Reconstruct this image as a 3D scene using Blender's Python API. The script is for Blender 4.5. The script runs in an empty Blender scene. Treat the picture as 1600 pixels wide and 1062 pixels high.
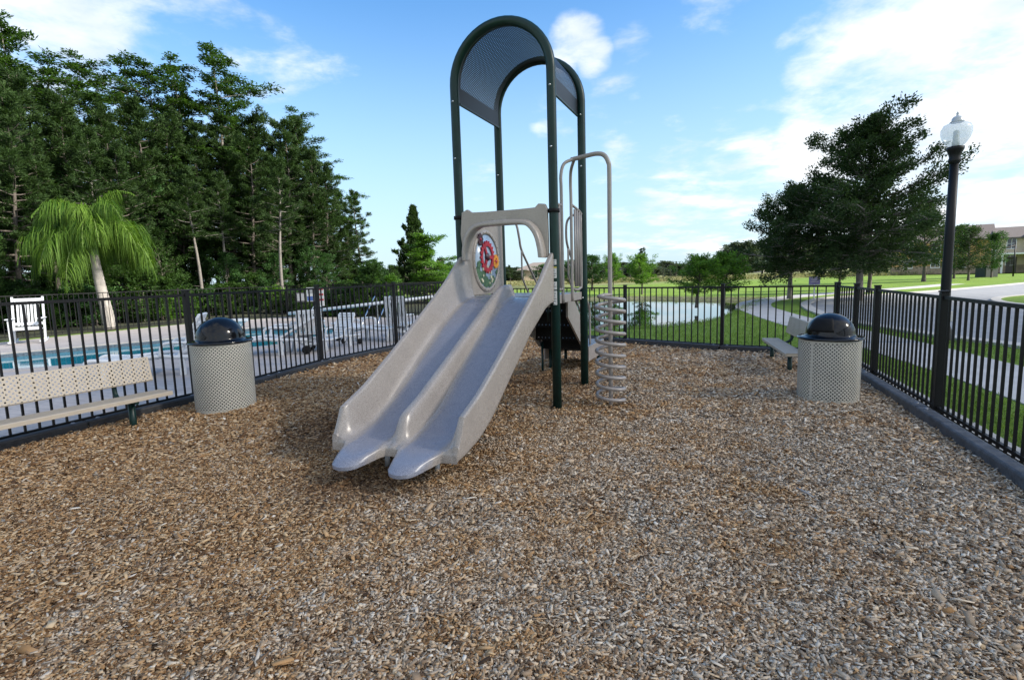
import bpy, bmesh, math, random
import numpy as np
from mathutils import Vector, Matrix
R = math.radians
PI = math.pi
C = bpy.context.scene.collection
scn = bpy.context.scene

# ------------------------------------------------------------------ camera
F, EYE, TH, RO = 833.0, 1.55, R(6.9), R(1.7)
cam = bpy.data.cameras.new('camera'); camo = bpy.data.objects.new('camera', cam); C.objects.link(camo)
cam.sensor_width = 36.0; cam.lens = F / 1600 * 36; cam.clip_start = 0.05; cam.clip_end = 3000
fw = Vector((0, math.cos(TH), -math.sin(TH))); up0 = Vector((0, math.sin(TH), math.cos(TH))); rt0 = Vector((1, 0, 0))
rt = math.cos(RO) * rt0 - math.sin(RO) * up0; up = math.sin(RO) * rt0 + math.cos(RO) * up0
m = Matrix((rt, up, -fw)).transposed().to_4x4(); m.translation = (0, 0, EYE); camo.matrix_world = m
scn.camera = camo

# ------------------------------------------------------------------ sun, sky, exposure
SUN_EL, SUN_AZ = R(32), R(-14)          # azimuth measured from +X towards +Y
sdir = Vector((math.cos(SUN_EL) * math.cos(SUN_AZ), math.cos(SUN_EL) * math.sin(SUN_AZ), math.sin(SUN_EL)))
sun = bpy.data.lights.new('sun', 'SUN'); sun.energy = 4.2; sun.angle = R(5); sun.color = (1.0, 0.93, 0.82)
suno = bpy.data.objects.new('sun', sun); C.objects.link(suno)
suno.rotation_euler = sdir.to_track_quat('Z', 'Y').to_euler()
scn.view_settings.view_transform = 'Standard'
scn.view_settings.look = 'None'
scn.view_settings.gamma = 1
scn.view_settings.exposure = 1.35

world = bpy.data.worlds.new('World'); scn.world = world; world.use_nodes = True
wt = world.node_tree; wt.nodes.clear()
def wn(t, **k):
    n = wt.nodes.new(t)
    for a, b in k.items(): setattr(n, a, b)
    return n
def wmath(op, a, b=None, c=None, clamp=False):
    n = wn('ShaderNodeMath', operation=op); n.use_clamp = clamp
    for i, v in enumerate((a, b, c)):
        if v is None: continue
        if isinstance(v, (int, float)): n.inputs[i].default_value = v
        else: wt.links.new(v, n.inputs[i])
    return n.outputs[0]
out = wn('ShaderNodeOutputWorld'); bg = wn('ShaderNodeBackground'); bg.inputs[1].default_value = 0.1
wt.links.new(bg.outputs[0], out.inputs[0])
sky = wn('ShaderNodeTexSky'); sky.sky_type = 'NISHITA'; sky.sun_disc = False
sky.sun_elevation = SUN_EL; sky.sun_rotation = PI / 2 - SUN_AZ
sky.air_density = 1.0; sky.dust_density = 0.6; sky.ozone_density = 2.0
tc = wn('ShaderNodeTexCoord'); nrm = wn('ShaderNodeVectorMath', operation='NORMALIZE')
wt.links.new(tc.outputs['Generated'], nrm.inputs[0])
sep = wn('ShaderNodeSeparateXYZ'); wt.links.new(nrm.outputs[0], sep.inputs[0])
zc = wmath('MAXIMUM', wmath('ADD', sep.outputs[2], 0.18), 0.05)
cmb = wn('ShaderNodeCombineXYZ')
wt.links.new(wmath('DIVIDE', sep.outputs[0], zc), cmb.inputs[0]); wt.links.new(wmath('DIVIDE', sep.outputs[1], zc), cmb.inputs[1])
def wnoise(scale, detail, rough, dist=0.0, off=(0, 0, 0)):
    mp = wn('ShaderNodeMapping'); mp.inputs['Location'].default_value = off; wt.links.new(cmb.outputs[0], mp.inputs[0])
    n = wn('ShaderNodeTexNoise'); n.inputs['Scale'].default_value = scale; n.inputs['Detail'].default_value = detail
    n.inputs['Roughness'].default_value = rough; n.inputs['Distortion'].default_value = dist
    wt.links.new(mp.outputs[0], n.inputs['Vector']); return n.outputs[0]
n1 = wnoise(1.6, 9, 0.58, 0.3, (3.1, 1.7, 0)); n2 = wnoise(5.5, 8, 0.6, 0.2, (7.1, 2.2, 0))
def ray(px, py):
    x, y = px - 800, 531 - py
    xc = math.cos(RO) * x + math.sin(RO) * y; yc = -math.sin(RO) * x + math.cos(RO) * y
    return Vector((xc, F * math.cos(TH) + yc * math.sin(TH), -F * math.sin(TH) + yc * math.cos(TH)))
# cloud banks of this sky: direction, angular radius (deg), thickness
banks = [((0, 0), 10, .8), ((110, 30), 6, .6), ((200, 70), 8, .45), ((290, 70), 8, .42), ((400, 70), 7, .40), ((900, 60), 2.4, .62), ((925, 85), 1.8, .6), ((880, 95), 1.6, .55), ((860, 180), 2.4, .55), ((875, 200), 1.6, .5), ((955, 170), 3.0, .35),
         ((750, 275), 2.2, .5), ((975, 240), 2.2, .4), ((1090, 300), 6.5, .62), ((1130, 215), 2.6, .5), ((1200, 240), 6, .6),
         ((1330, 150), 7.5, .8), ((1440, 90), 8, .85), ((1560, 40), 9, .9), ((1600, 200), 12, .9), ((1500, 300), 10, .85),
         ((1350, 270), 9, .8), ((1560, 380), 9, .7), ((1180, 340), 9, .55), ((1280, 10), 4, .3), ((1140, 10), 4, .35), ((990, 60), 2.0, .3), ((1000, 340), 6, .4)]
acc = None
for (px, py), rad, wgt in banks:
    d = ray(px, py).normalized()
    dt = wn('ShaderNodeVectorMath', operation='DOT_PRODUCT'); wt.links.new(nrm.outputs[0], dt.inputs[0]); dt.inputs[1].default_value = d
    mr = wn('ShaderNodeMapRange'); mr.interpolation_type = 'SMOOTHSTEP'
    wt.links.new(dt.outputs['Value'], mr.inputs[0]); mr.inputs[1].default_value = math.cos(R(rad * 1.5)); mr.inputs[2].default_value = math.cos(R(rad * 0.1))
    mr.inputs[3].default_value = 0; mr.inputs[4].default_value = wgt
    acc = mr.outputs[0] if acc is None else wmath('MAXIMUM', acc, mr.outputs[0])
# away from the photographed part of the sky a broken cloud cover goes on
elsewhere = wn('ShaderNodeMapRange'); wt.links.new(sep.outputs[1], elsewhere.inputs[0])
elsewhere.inputs[1].default_value = 0.25; elsewhere.inputs[2].default_value = -0.2; elsewhere.inputs[3].default_value = 0; elsewhere.inputs[4].default_value = 0.8
acc = wmath('MAXIMUM', acc, elsewhere.outputs[0])
nn = wmath('ADD', wmath('MULTIPLY', n1, 0.6), wmath('MULTIPLY', n2, 0.4))
dens = wmath('ADD', wmath('MULTIPLY', wmath('SUBTRACT', nn, 0.5), 5.0), wmath('SUBTRACT', wmath('MULTIPLY', acc, 1.7), 0.66))
cm = wn('ShaderNodeMapRange'); cm.interpolation_type = 'SMOOTHSTEP'; wt.links.new(dens, cm.inputs[0])
cm.inputs[1].default_value = -0.1; cm.inputs[2].default_value = 1.05; cm.inputs[3].default_value = 0; cm.inputs[4].default_value = 0.93
hs = wn('ShaderNodeHueSaturation'); hs.inputs['Saturation'].default_value = 1.28; hs.inputs['Value'].default_value = 1.12
wt.links.new(sky.outputs[0], hs.inputs['Color'])
hazef = wn('ShaderNodeMapRange'); wt.links.new(sep.outputs[2], hazef.inputs[0]); hazef.interpolation_type = 'SMOOTHSTEP'
hazef.inputs[1].default_value = 0.50; hazef.inputs[2].default_value = -0.02; hazef.inputs[3].default_value = 0.0; hazef.inputs[4].default_value = 0.88
hm = wn('ShaderNodeMix', data_type='RGBA'); wt.links.new(hazef.outputs[0], hm.inputs[0]); wt.links.new(hs.outputs[0], hm.inputs[6])
hm.inputs[7].default_value = (2.5, 3.4, 4.15, 1)
shade = wn('ShaderNodeMix', data_type='RGBA'); n3 = wnoise(2.3, 6, 0.5, 0, (1.2, 9, 0))
sf = wn('ShaderNodeMapRange'); wt.links.new(n3, sf.inputs[0]); sf.inputs[1].default_value = .42; sf.inputs[2].default_value = .62
wt.links.new(sf.outputs[0], shade.inputs[0]); shade.inputs[6].default_value = (4.9, 5.0, 5.1, 1); shade.inputs[7].default_value = (3.6, 3.95, 4.4, 1)
mixc = wn('ShaderNodeMix', data_type='RGBA'); wt.links.new(cm.outputs[0], mixc.inputs[0]); wt.links.new(hm.outputs[2], mixc.inputs[6]); wt.links.new(shade.outputs[2], mixc.inputs[7])
wt.links.new(mixc.outputs[2], bg.inputs[0])

# ------------------------------------------------------------------ helpers
def gp(px, py, z=0.0):
    d = ray(px, py); t = (z - EYE) / d.z; return (d.x * t, d.y * t)
def at(px, py, Y):
    d = ray(px, py); t = Y / d.y; return (d.x * t, Y, EYE + d.z * t)

MATS = {}
def mat(name, col, rough=0.6, metal=0.0, spec=0.5, var=0.0, vscale=6.0, bump=0.0, bscale=40.0, col2=None, trans=None, coords='Object', **kw):
    if name in MATS: return MATS[name]
    M = bpy.data.materials.new(name); M.use_nodes = True; t = M.node_tree; p = t.nodes['Principled BSDF']
    p.inputs['Roughness'].default_value = rough; p.inputs['Metallic'].default_value = metal
    p.inputs['Specular IOR Level'].default_value = spec
    c = (*col, 1); p.inputs['Base Color'].default_value = c
    tcn = t.nodes.new('ShaderNodeTexCoord')
    if var or col2:
        n = t.nodes.new('ShaderNodeTexNoise'); n.inputs['Scale'].default_value = vscale; n.inputs['Detail'].default_value = 6; n.inputs['Roughness'].default_value = .65
        t.links.new(tcn.outputs[coords], n.inputs['Vector'])
        r = t.nodes.new('ShaderNodeValToRGB'); r.color_ramp.elements[0].position = .32; r.color_ramp.elements[1].position = .68
        c2 = col2 if col2 else tuple(min(1, v * (1 + var)) for v in col)
        c1 = col if col2 else tuple(v * (1 - var) for v in col)
        r.color_ramp.elements[0].color = (*c1, 1); r.color_ramp.elements[1].color = (*c2, 1)
        t.links.new(n.outputs[0], r.inputs[0]); t.links.new(r.outputs[0], p.inputs['Base Color'])
    if bump:
        n = t.nodes.new('ShaderNodeTexNoise'); n.inputs['Scale'].default_value = bscale; n.inputs['Detail'].default_value = 5
        t.links.new(tcn.outputs[coords], n.inputs['Vector'])
        b = t.nodes.new('ShaderNodeBump'); b.inputs['Strength'].default_value = bump; b.inputs['Distance'].default_value = kw.get('bdist', .01)
        t.links.new(n.outputs[0], b.inputs['Height']); t.links.new(b.outputs[0], p.inputs['Normal'])
    MATS[name] = M; return M

def perf(name, col, pitch, rad, rough=.5, col2=None):
    """sheet steel with a staggered grid of round holes, uv in metres"""
    M = mat(name, col, rough, var=.08, vscale=3); t = M.node_tree; p = t.nodes['Principled BSDF']
    uv = t.nodes.new('ShaderNodeTexCoord').outputs['UV']
    ds = []
    for off in (0, .5):
        sc = t.nodes.new('ShaderNodeVectorMath'); sc.operation = 'SCALE'; t.links.new(uv, sc.inputs[0]); sc.inputs['Scale'].default_value = 1 / pitch
        ad = t.nodes.new('ShaderNodeVectorMath'); ad.operation = 'ADD'; t.links.new(sc.outputs[0], ad.inputs[0]); ad.inputs[1].default_value = (off, off, 0)
        fr = t.nodes.new('ShaderNodeVectorMath'); fr.operation = 'FRACTION'; t.links.new(ad.outputs[0], fr.inputs[0])
        sb = t.nodes.new('ShaderNodeVectorMath'); sb.operation = 'SUBTRACT'; t.links.new(fr.outputs[0], sb.inputs[0]); sb.inputs[1].default_value = (.5, .5, 0)
        ml = t.nodes.new('ShaderNodeVectorMath'); ml.operation = 'MULTIPLY'; t.links.new(sb.outputs[0], ml.inputs[0]); ml.inputs[1].default_value = (1, 1, 0)
        ln = t.nodes.new('ShaderNodeVectorMath'); ln.operation = 'LENGTH'; t.links.new(ml.outputs[0], ln.inputs[0]); ds.append(ln.outputs['Value'])
    mn = t.nodes.new('ShaderNodeMath'); mn.operation = 'MINIMUM'; t.links.new(ds[0], mn.inputs[0]); t.links.new(ds[1], mn.inputs[1])
    gt = t.nodes.new('ShaderNodeMath'); gt.operation = 'GREATER_THAN'; t.links.new(mn.outputs[0], gt.inputs[0]); gt.inputs[1].default_value = rad / pitch
    # plain unpunched margin where the sheet has one (attribute «solid»)
    at_ = t.nodes.new('ShaderNodeAttribute'); at_.attribute_name = 'solid'
    mx = t.nodes.new('ShaderNodeMath'); mx.operation = 'MAXIMUM'; t.links.new(gt.outputs[0], mx.inputs[0]); t.links.new(at_.outputs['Fac'], mx.inputs[1])
    t.links.new(mx.outputs[0], p.inputs['Alpha'])
    return M

class MB:
    def __init__(s): s.v = []; s.f = []; s.uv = {}; s.smooth = []
    def add(s, vs, fs, smooth=False, uvs=None):
        o = len(s.v); s.v += [tuple(v) for v in vs]
        for i, f in enumerate(fs):
            if uvs: s.uv[len(s.f)] = uvs[i]
            s.f.append(tuple(o + k for k in f)); s.smooth.append(smooth)
        return s
    def box(s, x0, x1, y0, y1, z0, z1, M=None, c=0.0):
        if c <= 0:
            vs = [(x, y, z) for z in (z0, z1) for y in (y0, y1) for x in (x0, x1)]
            fs = [(0, 2, 3, 1), (4, 5, 7, 6), (0, 1, 5, 4), (2, 6, 7, 3), (0, 4, 6, 2), (1, 3, 7, 5)]
        else:
            c = min(c, (x1 - x0) * .49, (y1 - y0) * .49, (z1 - z0) * .49)
            bm = bmesh.new(); bmesh.ops.create_cube(bm, size=1)
            for v in bm.verts: v.co = Vector(((x0 + x1) / 2 + v.co.x * (x1 - x0), (y0 + y1) / 2 + v.co.y * (y1 - y0), (z0 + z1) / 2 + v.co.z * (z1 - z0)))
            bmesh.ops.bevel(bm, geom=bm.edges[:], offset=c, segments=2, affect='EDGES', profile=.5)
            bm.verts.index_update(); vs = [v.co.copy() for v in bm.verts]; fs = [tuple(v.index for v in f.verts) for f in bm.faces]; bm.free()
        if M is not None: vs = [M @ Vector(v) for v in vs]
        return s.add(vs, fs)
    def tube(s, pts, r, n=10, closed=False, cap=True):
        pts = [Vector(p) for p in pts]; N = len(pts)
        rr = r if isinstance(r, (list, tuple)) else [r] * N
        tang = []
        for i in range(N):
            a = pts[i - 1] if (i > 0 or closed) else pts[0]; b = pts[(i + 1) % N] if (i < N - 1 or closed) else pts[-1]
            tang.append((b - a).normalized())
        ref = Vector((0, 0, 1)) if abs(tang[0].z) < .9 else Vector((1, 0, 0))
        nv = tang[0].cross(ref).normalized(); vs = []
        for i in range(N):
            nv = (nv - tang[i] * nv.dot(tang[i])).normalized(); bv = tang[i].cross(nv)
            for k in range(n):
                a = 2 * PI * k / n; vs.append(pts[i] + (nv * math.cos(a) + bv * math.sin(a)) * rr[i])
        fs = []
        for i in range(N if closed else N - 1):
            j = (i + 1) % N
            for k in range(n): fs.append((i * n + k, i * n + (k + 1) % n, j * n + (k + 1) % n, j * n + k))
        o = s.add(vs, fs, True)
        if cap and not closed:
            L = len(s.v) - len(vs)
            s.f.append(tuple(L + k for k in range(n))[::-1]); s.smooth.append(False)
            s.f.append(tuple(L + (N - 1) * n + k for k in range(n))); s.smooth.append(False)
        return s
    def lathe(s, prof, n=32, c=(0, 0, 0), M=None, uvscale=None):
        vs = []; fs = []; uvs = []
        for r, z in prof:
            for k in range(n):
                a = 2 * PI * k / n; v = Vector((c[0] + r * math.cos(a), c[1] + r * math.sin(a), c[2] + z)); vs.append(M @ v if M is not None else v)
        for i in range(len(prof) - 1):
            for k in range(n):
                fs.append((i * n + k, i * n + (k + 1) % n, (i + 1) * n + (k + 1) % n, (i + 1) * n + k))
                r = uvscale or 1
                u0, u1 = 2 * PI * k / n * r, 2 * PI * (k + 1) / n * r; z0, z1 = prof[i][1], prof[i + 1][1]
                uvs.append(((u0, z0), (u1, z0), (u1, z1), (u0, z1)))
        return s.add(vs, fs, True, uvs if uvscale else None)
    def prism(s, poly, z0, z1, M=None):
        """poly: list of (a,b), extruded along third axis"""
        n = len(poly); vs = [Vector((a, b, z0)) for a, b in poly] + [Vector((a, b, z1)) for a, b in poly]
        if M is not None: vs = [M @ v for v in vs]
        fs = [tuple(range(n))[::-1], tuple(range(n, 2 * n))] + [(i, (i + 1) % n, n + (i + 1) % n, n + i) for i in range(n)]
        return s.add(vs, fs)
    def split(s, name, m, parent=None):
        """one object for every loose piece"""
        par = list(range(len(s.v)))
        def fd(a):
            while par[a] != a: par[a] = par[par[a]]; a = par[a]
            return a
        for f in s.f:
            for k in f[1:]: par[fd(k)] = fd(f[0])
        groups = {}
        for fi, f in enumerate(s.f): groups.setdefault(fd(f[0]), []).append(fi)
        res = []
        for fl in groups.values():
            q = MB(); ix = {}
            for fi in fl:
                for k in s.f[fi]:
                    if k not in ix: ix[k] = len(q.v); q.v.append(s.v[k])
                if fi in s.uv: q.uv[len(q.f)] = s.uv[fi]
                q.f.append(tuple(ix[k] for k in s.f[fi])); q.smooth.append(s.smooth[fi])
            res.append(q.build(name, m, parent))
        return res
    def build(s, name, m, parent=None, loc=None, rotz=None):
        me = bpy.data.meshes.new(name); me.from_pydata(s.v, [], s.f); me.update()
        me.polygons.foreach_set('use_smooth', s.smooth)
        if s.uv:
            ul = me.uv_layers.new(name='UVMap')
            for fi, u in s.uv.items():
                p = me.polygons[fi]
                for k, li in enumerate(p.loop_indices): ul.data[li].uv = u[k]
        return link(name, me, m, parent, loc, rotz)

def link(name, me, m, parent=None, loc=None, rotz=None):
    o = bpy.data.objects.new(name, me); C.objects.link(o)
    for mm in (m if isinstance(m, (list, tuple)) else [m]): me.materials.append(mm)
    if parent: o.parent = parent
    if loc: o.location = loc
    if rotz: o.rotation_euler.z = rotz
    return o
def empty(name, loc=(0, 0, 0), rz=0.0, scale=1.0):
    o = bpy.data.objects.new(name, None); C.objects.link(o); o.location = loc; o.rotation_euler.z = rz; o.scale = (scale,) * 3
    o.empty_display_size = .2; return o
def tag(o, label=None, cat=None, group=None, kind=None):
    if label: o['label'] = label
    if cat: o['category'] = cat
    if group: o['group'] = group
    if kind: o['kind'] = kind
    return o
CH = {}
def copy_tree(o, parent=None):
    c = o.copy(); C.objects.link(c); c.parent = parent
    for ch in list(o.children): copy_tree(ch, c)
    return c
def npmesh(name, v, f, smooth=False, attr=None):
    """v (N,3) float, f (M,k) int, all faces the same size; attr {name: per-vertex floats}"""
    me = bpy.data.meshes.new(name); k = f.shape[1]
    me.vertices.add(len(v)); me.vertices.foreach_set('co', np.ascontiguousarray(v, dtype=np.float32).ravel())
    me.loops.add(f.size); me.loops.foreach_set('vertex_index', np.ascontiguousarray(f, dtype=np.int32).ravel())
    me.polygons.add(len(f)); me.polygons.foreach_set('loop_start', np.arange(0, f.size, k, dtype=np.int32))
    me.polygons.foreach_set('loop_total', np.full(len(f), k, dtype=np.int32))
    if smooth: me.polygons.foreach_set('use_smooth', np.ones(len(f), dtype=bool))
    for a, d in (attr or {}).items():
        x = me.attributes.new(a, 'FLOAT', 'POINT'); x.data.foreach_set('value', np.ascontiguousarray(d, dtype=np.float32))
    me.update(); me.validate(clean_customdata=False); return me
def smooth_path(pts, n=8, closed=False):
    pts = [Vector(p) for p in pts]; N = len(pts); res = []
    for i in range(N if closed else N - 1):
        if closed: p0, p1, p2, p3 = pts[i - 1], pts[i], pts[(i + 1) % N], pts[(i + 2) % N]
        else: p0, p1, p2, p3 = pts[max(i - 1, 0)], pts[i], pts[i + 1], pts[min(i + 2, N - 1)]
        for k in range(n):
            t = k / n; res.append(.5 * ((2 * p1) + (p2 - p0) * t + (2 * p0 - 5 * p1 + 4 * p2 - p3) * t * t + (3 * p1 - p0 - 3 * p2 + p3) * t ** 3))
    if not closed: res.append(pts[-1])
    return res
def poly2(pts, z, n=6, closed=True): return [(p.x, p.y) for p in smooth_path([(a, b, 0) for a, b in pts], n, closed)]
def inpoly(x, y, P):
    x = np.asarray(x); y = np.asarray(y); ins = np.zeros(x.shape, bool); n = len(P)
    for i in range(n):
        x1, y1 = P[i]; x2, y2 = P[(i + 1) % n]
        if y1 == y2: continue
        c = ((y1 > y) != (y2 > y)) & (x < (x2 - x1) * (y - y1) / (y2 - y1) + x1); ins ^= c
    return ins
def pdist(x, y, P, closed=True):
    d = np.full(np.shape(x), 1e9); n = len(P)
    for i in range(n if closed else n - 1):
        x1, y1 = P[i]; x2, y2 = P[(i + 1) % n]; dx, dy = x2 - x1, y2 - y1; L = dx * dx + dy * dy + 1e-12
        t = np.clip(((x - x1) * dx + (y - y1) * dy) / L, 0, 1); d = np.minimum(d, np.hypot(x - x1 - t * dx, y - y1 - t * dy))
    return d
def sheet(name, outer, z, m, holes=(), thick=0.0):
    bm = bmesh.new(); edges = []
    for loop in (outer, *holes):
        vs = [bm.verts.new((x, y, z)) for x, y in loop]
        edges += [bm.edges.new((vs[i], vs[(i + 1) % len(vs)])) for i in range(len(vs))]
    bmesh.ops.triangle_fill(bm, use_beauty=True, edges=edges)
    for f in bm.faces:
        if f.normal.z < 0: f.normal_flip()
    if thick:
        r = bmesh.ops.extrude_face_region(bm, geom=bm.faces[:])
        for e in r['geom']:
            if isinstance(e, bmesh.types.BMVert): e.co.z -= thick
        bmesh.ops.recalc_face_normals(bm, faces=bm.faces[:])
    me = bpy.data.meshes.new(name); bm.to_mesh(me); bm.free()
    return tag(link(name, me, m), kind='structure')

# ------------------------------------------------------------------ materials
def speckle(name, base, dark, light, rough=.42, sky_scuff=False):
    M = mat(name, base, rough); t = M.node_tree; p = t.nodes['Principled BSDF']
    o = t.nodes.new('ShaderNodeTexCoord').outputs['Object']
    n = t.nodes.new('ShaderNodeTexNoise'); n.inputs['Scale'].default_value = 230; n.inputs['Detail'].default_value = 2; t.links.new(o, n.inputs['Vector'])
    r = t.nodes.new('ShaderNodeValToRGB'); e = r.color_ramp.elements; e[0].position = .36; e[0].color = (*dark, 1); e[1].position = .62; e[1].color = (*light, 1)
    q = e.new(.5); q.color = (*base, 1); t.links.new(n.outputs[0], r.inputs[0])
    n2 = t.nodes.new('ShaderNodeTexNoise'); n2.inputs['Scale'].default_value = 4; n2.inputs['Detail'].default_value = 6; t.links.new(o, n2.inputs['Vector'])
    mx = t.nodes.new('ShaderNodeMix'); mx.data_type = 'RGBA'; mx.blend_type = 'MULTIPLY'; mr = t.nodes.new('ShaderNodeMapRange')
    t.links.new(n2.outputs[0], mr.inputs[0]); mr.inputs[1].default_value = .4; mr.inputs[2].default_value = .75; mr.inputs[3].default_value = 0; mr.inputs[4].default_value = .35
    t.links.new(mr.outputs[0], mx.inputs[0]); t.links.new(r.outputs[0], mx.inputs[6]); mx.inputs[7].default_value = (.62, .6, .6, 1)
    last = mx.outputs[2]
    if sky_scuff:   # blue sky reflection painted onto the chute floors, broken up by long scuff streaks
        sx_ = t.nodes.new('ShaderNodeSeparateXYZ'); t.links.new(o, sx_.inputs[0]); ab = t.nodes.new('ShaderNodeMath'); ab.operation = 'ABSOLUTE'; t.links.new(sx_.outputs[0], ab.inputs[0])
        s1 = t.nodes.new('ShaderNodeMath'); s1.operation = 'SUBTRACT'; t.links.new(ab.outputs[0], s1.inputs[0]); s1.inputs[1].default_value = .265
        a2 = t.nodes.new('ShaderNodeMath'); a2.operation = 'ABSOLUTE'; t.links.new(s1.outputs[0], a2.inputs[0])
        ms = t.nodes.new('ShaderNodeMapping'); ms.inputs['Scale'].default_value = (14, 1.6, 1.6); t.links.new(o, ms.inputs[0]); n3 = t.nodes.new('ShaderNodeTexNoise'); n3.inputs['Scale'].default_value = 1.5; n3.inputs['Detail'].default_value = 9; n3.inputs['Roughness'].default_value = .75; t.links.new(ms.outputs[0], n3.inputs['Vector'])
        ad = t.nodes.new('ShaderNodeMath'); ad.operation = 'MULTIPLY_ADD'; t.links.new(n3.outputs[0], ad.inputs[0]); ad.inputs[1].default_value = .16; t.links.new(a2.outputs[0], ad.inputs[2])
        mw = t.nodes.new('ShaderNodeMapRange'); mw.interpolation_type = 'SMOOTHSTEP'; t.links.new(ad.outputs[0], mw.inputs[0]); mw.inputs[1].default_value = .275; mw.inputs[2].default_value = .19; mw.inputs[3].default_value = 0; mw.inputs[4].default_value = .75
        m3 = t.nodes.new('ShaderNodeMix'); m3.data_type = 'RGBA'; t.links.new(mw.outputs[0], m3.inputs[0]); t.links.new(last, m3.inputs[6])
        r3 = t.nodes.new('ShaderNodeValToRGB'); e3 = r3.color_ramp.elements; e3[0].position = .38; e3[0].color = (.115, .135, .195, 1); e3[1].position = .62; e3[1].color = (.27, .30, .385, 1); t.links.new(n.outputs[0], r3.inputs[0]); t.links.new(r3.outputs[0], m3.inputs[7]); last = m3.outputs[2]
    t.links.new(last, p.inputs['Base Color'])
    b = t.nodes.new('ShaderNodeBump'); b.inputs['Strength'].default_value = .12; b.inputs['Distance'].default_value = .002
    t.links.new(n.outputs[0], b.inputs['Height']); t.links.new(b.outputs[0], p.inputs['Normal'])
    mr2 = t.nodes.new('ShaderNodeMapRange'); t.links.new(n2.outputs[0], mr2.inputs[0]); mr2.inputs[3].default_value = rough - .1; mr2.inputs[4].default_value = rough + .18; t.links.new(mr2.outputs[0], p.inputs['Roughness'])
    return M
plastic = speckle('granite_plastic', (.36, .315, .275), (.2, .175, .155), (.47, .42, .375), .33)
plastic_sky_scuff = speckle('granite_plastic_slide', (.36, .315, .275), (.2, .175, .155), (.47, .42, .375), .24, True)
green_paint = mat('green_powder_coat', (.003, .023, .020), .38, spec=.32, var=.2, vscale=9, bump=.05, bscale=300)
beige_paint = mat('beige_powder_coat', (.30, .27, .25), .38, var=.08, vscale=8)
canopy_m = perf('perforated_canopy', (.004, .008, .013), .036, .0050, .5)
can_m = perf('perforated_can', (.47, .45, .39), .042, .0088, .5)
bench_m = perf('perforated_bench', (.47, .40, .31), .050, .0092, .5)
black_metal = mat('black_fence_metal', (.004, .004, .0045), .5, spec=.3, var=.25, vscale=12)
black_plastic = mat('black_plastic', (.004, .004, .005), .13, spec=.38, bump=.02, bscale=9)
black_rough = mat('black_vinyl', (.006, .006, .0065), .7, spec=.25, var=.3, vscale=10)
rubber = mat('border_plastic', (.028, .029, .032), .6, var=.4, vscale=14, bump=.3, bscale=60)
rubber_pale = mat('border_plastic_faded', (.065, .07, .08), .6, var=.45, vscale=9, bump=.4, bscale=50)
pin_m = mat('border_pin', (.16, .18, .22), .45)
white_pl = mat('white_plastic', (.62, .64, .66), .42, var=.06, vscale=8)
white_wood = mat('white_paint', (.62, .64, .66), .55, var=.08, vscale=15)
steel = mat('stainless', (.55, .56, .57), .25, 1.0)
sticker_m = mat('sticker', (.55, .56, .56), .4)
concrete = mat('concrete', (.34, .33, .31), .85, var=.18, vscale=2.5, bump=.3, bscale=120, bdist=.004)
kerb_m = mat('kerb_concrete', (.42, .40, .37), .85, var=.14, vscale=3, bump=.2, bscale=80)
asphalt = mat('asphalt', (.25, .255, .265), .9, var=.16, vscale=1.2, bump=.5, bscale=160, bdist=.004)

def leafmat(name, dark, light, trans=.3, rough=.55):
    M = bpy.data.materials.new(name); M.use_nodes = True; t = M.node_tree; p = t.nodes['Principled BSDF']; o = t.nodes['Material Output']
    a = t.nodes.new('ShaderNodeAttribute'); a.attribute_name = 'tint'
    r = t.nodes.new('ShaderNodeValToRGB'); r.color_ramp.elements[0].color = (*dark, 1); r.color_ramp.elements[1].color = (*light, 1)
    t.links.new(a.outputs['Fac'], r.inputs[0]); t.links.new(r.outputs[0], p.inputs['Base Color'])
    p.inputs['Roughness'].default_value = rough + .1; p.inputs['Specular IOR Level'].default_value = .18
    tr = t.nodes.new('ShaderNodeBsdfTranslucent'); br = t.nodes.new('ShaderNodeMix'); br.data_type = 'RGBA'; br.blend_type = 'MULTIPLY'; br.inputs[0].default_value = 1
    t.links.new(r.outputs[0], br.inputs[6]); br.inputs[7].default_value = (1.5, 1.6, .7, 1); t.links.new(br.outputs[2], tr.inputs[0])
    mx = t.nodes.new('ShaderNodeMixShader'); mx.inputs[0].default_value = trans
    t.links.new(p.outputs[0], mx.inputs[1]); t.links.new(tr.outputs[0], mx.inputs[2]); t.links.new(mx.outputs[0], o.inputs[0]); return M
pine_leaf = leafmat('pine_needles', (.009, .024, .008), (.048, .090, .022), .25)
cyp_leaf = leafmat('feathery_leaves', (.016, .040, .010), (.068, .135, .030), .35)
oak_leaf = leafmat('oak_leaves', (.012, .028, .010), (.050, .088, .028), .25)
bush_leaf = leafmat('bush_leaves', (.014, .042, .012), (.060, .135, .036), .3)
bright_leaf = leafmat('bright_leaves', (.045, .11, .018), (.13, .26, .035), .35)
palm_leaf = leafmat('palm_leaflets', (.03, .08, .010), (.125, .215, .03), .38, .5)
grass_leaf = leafmat('grass_blades', (.075, .135, .028), (.21, .30, .075), .3)
reed_leaf = leafmat('reeds', (.13, .14, .06), (.34, .31, .17), .2)
far_leaf = leafmat('far_leaves', (.045, .065, .045), (.10, .13, .085), .2)  # distance haze mixed into the leaf colour
bark = mat('bark', (.085, .072, .06), .9, var=.4, vscale=9, bump=.6, bscale=25)
bark_pale = mat('pale_bark', (.17, .155, .14), .9, var=.3, vscale=9, bump=.5, bscale=25)

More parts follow.
